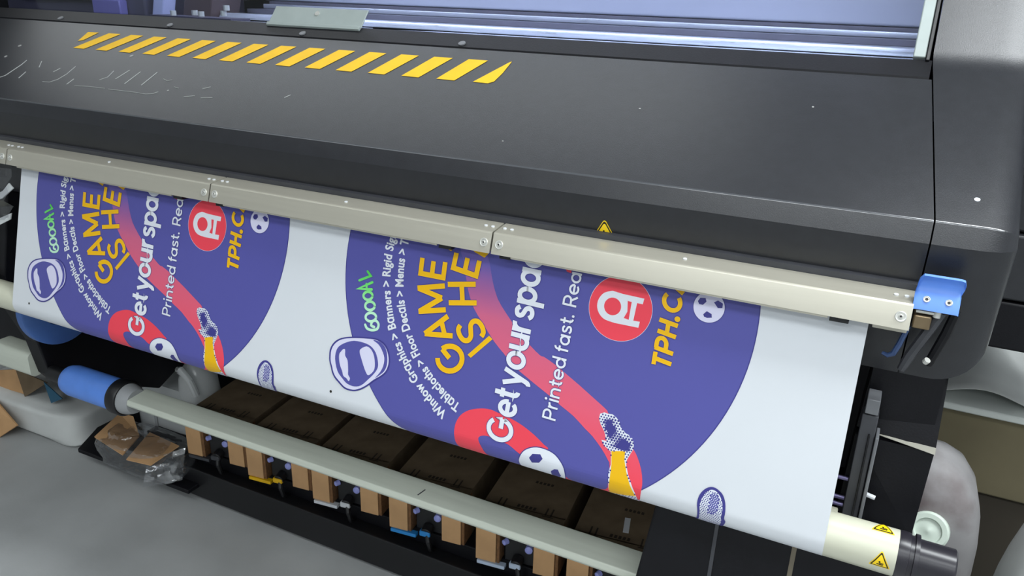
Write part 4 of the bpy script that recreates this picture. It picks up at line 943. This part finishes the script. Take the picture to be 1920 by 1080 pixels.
m = MB(); m.lathe((-1.402, *ac), (1, 0, 0), [(0, 0.034), (0.008, 0.033), (0.020, 0.029), (0.026, 0.026)], GREYC, 36); build('end_ring', m, SP, smooth=40)
m = MB(); m.cyl((-1.652, *ac), (-1.590, *ac), 0.018, BLK3, 20); build('shaft', m, SP)
m = MB(); m.prism_x(Z(round_poly([(0.985, -0.812), (1.040, -0.812), (1.040, -0.870), (0.985, -0.872)], 0.012, 5)), -1.835, -1.703, SPIN)
o = build('support_block', m, bevel=0.004, smooth=40); tag(o, 'pale grey rounded block jutting out left of the black leg plate', 'block')

# ================================================================== ink cartons under the sheet
CW, CD, CHT = 0.185, 0.52, 0.118
def make_carton(tagm):
    r = thing('ink_carton', (0, 0, 0), None, 'ink carton', 'ink cartons lined up under the printed sheet')
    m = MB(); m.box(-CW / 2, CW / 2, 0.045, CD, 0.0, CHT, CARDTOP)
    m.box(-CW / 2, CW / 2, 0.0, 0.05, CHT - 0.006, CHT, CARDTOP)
    # printed marks on the lid
    zz = CHT + 0.0004
    for bx, by in ((-0.062, 0.045), (0.045, 0.045)):
        for k in (0, 1):
            m.add([(bx + 0.012 * k, by, zz), (bx + 0.012 * k + 0.0035, by, zz), (bx + 0.012 * k + 0.0035, by + 0.026, zz), (bx + 0.012 * k, by + 0.026, zz)], [(0, 1, 2, 3)], CARDDK)
        m.add([(bx - 0.004, by - 0.005, zz), (bx + 0.020, by - 0.005, zz), (bx + 0.020, by - 0.002, zz), (bx - 0.004, by - 0.002, zz)], [(0, 1, 2, 3)], CARDDK)
    for k in range(5):
        a = -0.02 + 0.009 * k
        m.add([(a, 0.052, zz), (a + 0.006, 0.052, zz), (a + 0.0065, 0.062, zz), (a + 0.001, 0.0625, zz)], [(0, 1, 2, 3)], CARDDK)
        m.add([(a + 0.01, 0.150, zz), (a + 0.016, 0.149, zz), (a + 0.0165, 0.158, zz), (a + 0.011, 0.159, zz)], [(0, 1, 2, 3)], CARDDK)
    build('carton_body', m, r, smooth=0, bevel=0.0012)
    for x in (-CW / 2, CW / 2 - 0.054):
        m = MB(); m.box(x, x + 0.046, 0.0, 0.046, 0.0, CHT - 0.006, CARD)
        m.box(x + 0.0475, x + 0.054, 0.002, 0.046, 0.0, CHT - 0.006, CARDEDGE)
        build('front_flap', m, r, smooth=0, bevel=0.0006)
    m = MB(); m.box(-CW / 2 + 0.054, CW / 2 - 0.054, 0.030, 0.046, 0.0, CHT - 0.006, BLK3)
    m.box(-0.030, 0.036, 0.012, 0.032, 0.006, 0.066, BLK3); m.cyl((0.002, 0.014, 0.018), (0.002, -0.006, 0.012), 0.013, BLK3, 16)
    cn = build('ink_connector', m, r, smooth=30, bevel=0.002)
    m = MB(); m.lathe((0.026, 0.012, 0.052), (0.1, -1, 0.1), [(0, 0.0085), (0.010, 0.0085), (0.012, 0.006), (0.013, 0.003)], VALVE, 14); build('valve', m, cn)
    m = MB(); m.lathe((-0.025, 0.012, 0.056), (-0.5, -1, 0.0), [(0, 0.007), (0.010, 0.006), (0.012, 0.003)], VALVE, 12); build('valve', m, cn)
    m = MB(); m.box(-0.013, 0.013, -0.010, 0.004, 0.004, 0.018, tagm); build('colour_tag', m, cn, bevel=0.003)
    m = MB(); m.tube([(0.004, -0.002, 0.014), (0.010, -0.010, -0.004), (0.012, -0.004, -0.03), (0.016, 0.02, -0.045)], 0.006, BLK3, 8); build('ink_hose', m, cn)
    m = MB(); m.box(-CW / 2 + 0.004, -CW / 2 + 0.068, -0.004, 0.010, -0.009, -0.0005, tagm); build('colour_strip', m, r, bevel=0.001)
    return r
YM = 1.243; D_ = YM / math.cos(math.radians(41.4))
def dup(root):
    r = root.copy(); COL.objects.link(r)
    for ch in list(root.children):
        c = ch.copy(); COL.objects.link(c); c.parent = r
        for g in ch.children:
            e = g.copy(); COL.objects.link(e); e.parent = c
    return r
cart = [(-0.925, DGREY, 'brown ink carton at the row\'s left end, beside the clear bag of cardboard scraps'),
        (-0.800, YEL, 'brown ink carton with a bright yellow strip and tag on its front'),
        (-0.676, WHITET, 'brown ink carton with a white strip, between the yellow and blue tagged cartons'),
        (-0.5424, CYANT, 'brown ink carton with a strong blue strip and tag on its front'),
        (-0.4065, PALET, 'brown ink carton with a pale blue strip and tag, right of the strong blue one'),
        (-0.2790, CARDEDGE, 'brown ink carton at the row\'s right end, with a small silver label on top')]
proto = {}
YAW = math.radians(6.5)
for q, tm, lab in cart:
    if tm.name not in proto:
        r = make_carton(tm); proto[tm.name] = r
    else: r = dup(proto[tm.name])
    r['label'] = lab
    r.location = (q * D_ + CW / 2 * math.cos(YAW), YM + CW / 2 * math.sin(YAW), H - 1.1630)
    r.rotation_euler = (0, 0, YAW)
    last = r
m = MB(); m.box(0.012, 0.024, 0.075, 0.125, CHT + 0.0002, CHT + 0.0009, WHITET, Matrix.Rotation(0.12, 4, 'Z')); build('silver_label', m, None); o = bpy.data.objects['silver_label']; o.parent = last

# ================================================================== left-hand clutter
def lump(mb, c, rx, ry, rz, mm, seed, amp=0.12, nu=28, nv=16, flat=0.0, pw=2.5):
    rnd = random.Random(seed); ph = [(rnd.uniform(1, 5), rnd.uniform(1, 5), rnd.uniform(0, 6.3), rnd.uniform(.3, 1)) for _ in range(7)]
    def fn(u, v):
        t = 2 * math.pi * u; p_ = math.pi * (v * 0.998 + 0.001)
        def se(c_, e): return math.copysign(abs(c_) ** e, c_)
        e = 2 / pw
        n_ = sum(a * math.sin(fx * 2 * t // 1 * 0 + round(fx) * t + fy * p_ * 2 + o_) for fx, fy, o_, a in ph) / 7
        k = 1 + amp * n_
        x = se(math.cos(t), e) * se(math.sin(p_), e) * rx * k; y = se(math.sin(t), e) * se(math.sin(p_), e) * ry * k; z = se(math.cos(p_), e) * rz * k
        return (c[0] + x, c[1] + y, max(c[2] + z, flat))
    mb.grid(fn, nu, nv, mm, True)
def crumple_sheet(mb, corners, n, amp, mm, seed):
    rnd = random.Random(seed); a, b, c, d = [Vector(p) for p in corners]
    N = (b - a).cross(d - a).normalized(); k = {}
    def fn(u, v):
        p = a.lerp(b, u).lerp(d.lerp(c, u), v)
        return p + N * rnd.uniform(-amp, amp)
    mb.grid(fn, n, n, mm)
# white poly-covered box with brown flaps
WB = thing('white_bagged_box', (-2.2, 1.4, 0), 'white plastic covered box with open brown flaps, left of the black foot plate', 'box')
m = MB(); lump(m, (-2.235, 1.40, 0.058), 0.245, 0.175, 0.060, WHITEBAG, 3, 0.10, 44, 22, 0.002, 6); build('bag', m, WB, smooth=60)
def slab(mb, pts, th, mm):
    a = [Vector(p) for p in pts]; n_ = (a[1] - a[0]).cross(a[-1] - a[0]).normalized() * th
    mb.loft([a, [p + n_ for p in a]], mm)
m = MB(); slab(m, [(-2.395, 1.262, H - 1.146), (-2.253, 1.262, H - 1.106), (-2.215, 1.258, H - 1.180), (-2.40, 1.258, H - 1.190)], 0.004, CARD); build('flap', m, WB, smooth=0)
m = MB(); slab(m, [(-2.253, 1.262, H - 1.106), (-2.122, 1.268, H - 1.120), (-2.215, 1.250, H - 1.182)], 0.004, CARDTOP); build('flap', m, WB, smooth=0)
m = MB(); slab(m, [(-2.128, 1.262, H - 1.116), (-2.055, 1.262, H - 1.152), (-2.10, 1.255, H - 1.175)], 0.003, TEAL); build('teal_insert', m, WB, smooth=0)
m = MB(); slab(m, [(-2.60, 1.215, H - 1.130), (-2.290, 1.208, H - 1.197), (-2.183, 1.193, H - 1.242), (-2.262, 1.178, H - 1.298), (-2.60, 1.165, H - 1.298)], 0.005, CARD)
o = build('cardboard_piece', m, smooth=0); tag(o, 'flat brown cardboard piece leaning on the white box at the far left edge', 'cardboard')
# translucent jug behind the spindle
JG = thing('white_jug', (-1.68, 1.40, 0.058), 'translucent white plastic jug standing on the foot plate behind the spindle hub', 'jug')
m = MB()
prof_j = [(0.0, 0.92, 0), (0.012, 1.0, 0), (0.14, 1.0, 0), (0.175, 0.95, 0.004), (0.200, 0.78, 0.026)]
def jug_ring(z, k, dx):
    return [(-1.688 + dx + 0.128 * k * math.copysign(abs(math.cos(t)) ** 0.5, math.cos(t)), 1.365 + 0.062 * k * math.copysign(abs(math.sin(t)) ** 0.5, math.sin(t)), 0.0585 + z) for t in [2 * math.pi * i / 36 for i in range(36)]]
m.loft([jug_ring(*q) for q in prof_j], MILKY)
m.loft([[(-1.605 + a * k, 1.365 + b * k, zz) for a, b in [(0.05 * math.cos(t), 0.05 * math.sin(t)) for t in [2 * math.pi * i / 28 for i in range(28)]]] for zz, k in ((0.24, 1.1), (0.29, 1.0), (0.32, 0.75), (0.335, 0.5))], MILKY)
build('jug_body', m, JG, smooth=50)
m = MB(); m.tube([(-1.615, 1.335, 0.300), (-1.612, 1.312, 0.330), (-1.590, 1.300, 0.340), (-1.565, 1.302, 0.315), (-1.558, 1.312, 0.268)], 0.010, MILKY, 10); build('jug_handle', m, JG)
m = MB(); m.lathe((-1.605, 1.365, 0.3365), (0, 0, 1), [(0, 0.022), (0.018, 0.022), (0.020, 0.018)], WHITEP, 20); build('jug_cap', m, JG)
m = MB(); m.box(-1.720, -1.710, 1.2995, 1.3025, 0.09, 0.215, GREYC); build('level_mark', m, JG)
# clear bag with cardboard scraps on the foot plate
BG = thing('clear_plastic_bag', (-1.70, 1.23, 0.065), 'clear crinkled plastic bag holding cardboard scraps, on the black foot plate under the spindle', 'plastic bag')
m = MB(); lump(m, (-1.672, 1.225, 0.108), 0.140, 0.068, 0.048, CLEAR, 11, 0.35, 48, 24, 0.0605, 3.5); build('bag_film', m, BG, smooth=25)
m = MB(); crumple_sheet(m, [(-1.60, 1.145, 0.069), (-1.535, 1.215, 0.069), (-1.520, 1.225, 0.165), (-1.60, 1.175, 0.140)], 6, 0.006, CLEAR, 5); build('bag_neck', m, BG, smooth=20)
def scrap(name, pts, mm, lab):
    mb = MB(); slab(mb, pts, 0.0035, mm)
    o = build(name, mb, smooth=0); tag(o, lab, 'cardboard scrap', 'cardboard scraps in the clear bag')
scrap('cardboard_scrap', [(-1.812, 1.180, H - 1.166), (-1.665, 1.150, H - 1.160), (-1.690, 1.225, H - 1.150), (-1.765, 1.270, H - 1.135), (-1.835, 1.280, H - 1.150)], CARD, 'folded brown cardboard scrap at the left of the clear bag, its corner lifted')
scrap('cardboard_scrap', [(-1.655, 1.152, H - 1.172), (-1.565, 1.152, H - 1.160), (-1.560, 1.240, H - 1.150), (-1.680, 1.250, H - 1.150)], CARD, 'flat brown cardboard scrap at the right of the clear bag')
# crumpled film hanging beside the sheet's left edge
m = MB(); crumple_sheet(m, [(-1.70, 0.936, H - 0.47), (-1.59, 0.938, H - 0.47), (-1.56, 0.940, H - 0.36), (-1.70, 0.936, H - 0.36)], 7, 0.012, SHEER, 8)
slab(m, [(-1.645, 0.945, H - 0.437), (-1.605, 0.945, H - 0.425), (-1.561, 0.945, H - 0.398), (-1.572, 0.945, H - 0.389), (-1.600, 0.947, H - 0.409), (-1.645, 0.948, H - 0.428)], 0.002, WHITEP)
slab(m, [(-1.650, 0.945, H - 0.492), (-1.591, 0.945, H - 0.466), (-1.584, 0.945, H - 0.452), (-1.650, 0.946, H - 0.478)], 0.002, WHITEP)
o = build('plastic_film_scrap', m, smooth=20); tag(o, 'crumpled clear film scrap with white folds hanging left of the printed sheet', 'plastic film')

# ================================================================== right-hand background
BX = thing('storage_box', (0.5, 1.75, 0), 'tan box with a white lid standing on the floor right of the printer leg', 'box')
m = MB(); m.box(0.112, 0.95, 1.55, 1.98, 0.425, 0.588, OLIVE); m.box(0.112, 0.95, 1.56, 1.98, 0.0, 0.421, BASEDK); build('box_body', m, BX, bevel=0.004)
m = MB(); m.box(0.106, 0.96, 1.535, 2.0, 0.590, 0.604, LID); build('lid', m, BX, bevel=0.003)
m = MB()
def sheet_fn(u, v):
    x = 0.115 + 0.42 * u; y = 1.56 + 0.34 * v
    return (x, y, 0.611 + 0.085 * (0.5 - 0.5 * math.cos(6.28 * min(1, (u * 2.1 + 0.12 * v)))) * (0.25 + 0.75 * v) + 0.05 * max(0, u - .35) * v + 0.016 * math.sin(9 * u + 4 * v) ** 2 * v)
m.grid(sheet_fn, 30, 16, WHITEBAG)
o = build('white_plastic_sheet', m, smooth=50, solid=0.002); tag(o, 'rumpled white plastic sheet lying on the white lid of the tan box', 'plastic sheet')
CN = thing('stained_container', (0.17, 1.36, 0), 'large milky stained plastic container with a pale cap, right of the printer leg', 'container')
m = MB()
def can_ring(z, k, dx):
    return [(0.168 + dx + 0.064 * k * math.copysign(abs(math.cos(t)) ** 0.6, math.cos(t)), 1.37 + 0.09 * k * math.copysign(abs(math.sin(t)) ** 0.6, math.sin(t)), z) for t in [2 * math.pi * i / 36 for i in range(36)]]
m.loft([can_ring(*q) for q in ((0.002, .92, 0), (0.02, 1, 0), (0.40, 1.0, 0), (0.45, 0.99, -0.001), (0.50, 0.94, -0.004), (0.54, 0.83, -0.010), (0.570, 0.66, -0.020), (0.588, 0.42, -0.030), (0.594, 0.2, -0.036))], JUGM); can = build('container_body', m, CN, smooth=60)
m = MB(); m.lathe((0.150, 1.286, 0.485), (-0.18, -0.90, 0.40), [(0, 0.031), (0.014, 0.031), (0.017, 0.028), (0.017, 0.021), (0.013, 0.019), (0.013, 0.006), (0.015, 0.003)], CAPM, 32); build('cap', m, CN, smooth=40)
m = MB(); lump(m, (0.330, 1.14, 0.352), 0.104, 0.12, 0.350, WHITEBAG, 21, 0.10, 36, 24, 0.002, 2.6); o = build('white_plastic_bag', m, smooth=60); tag(o, 'bulging white plastic bag at the lower right corner, beside the stained container', 'plastic bag')
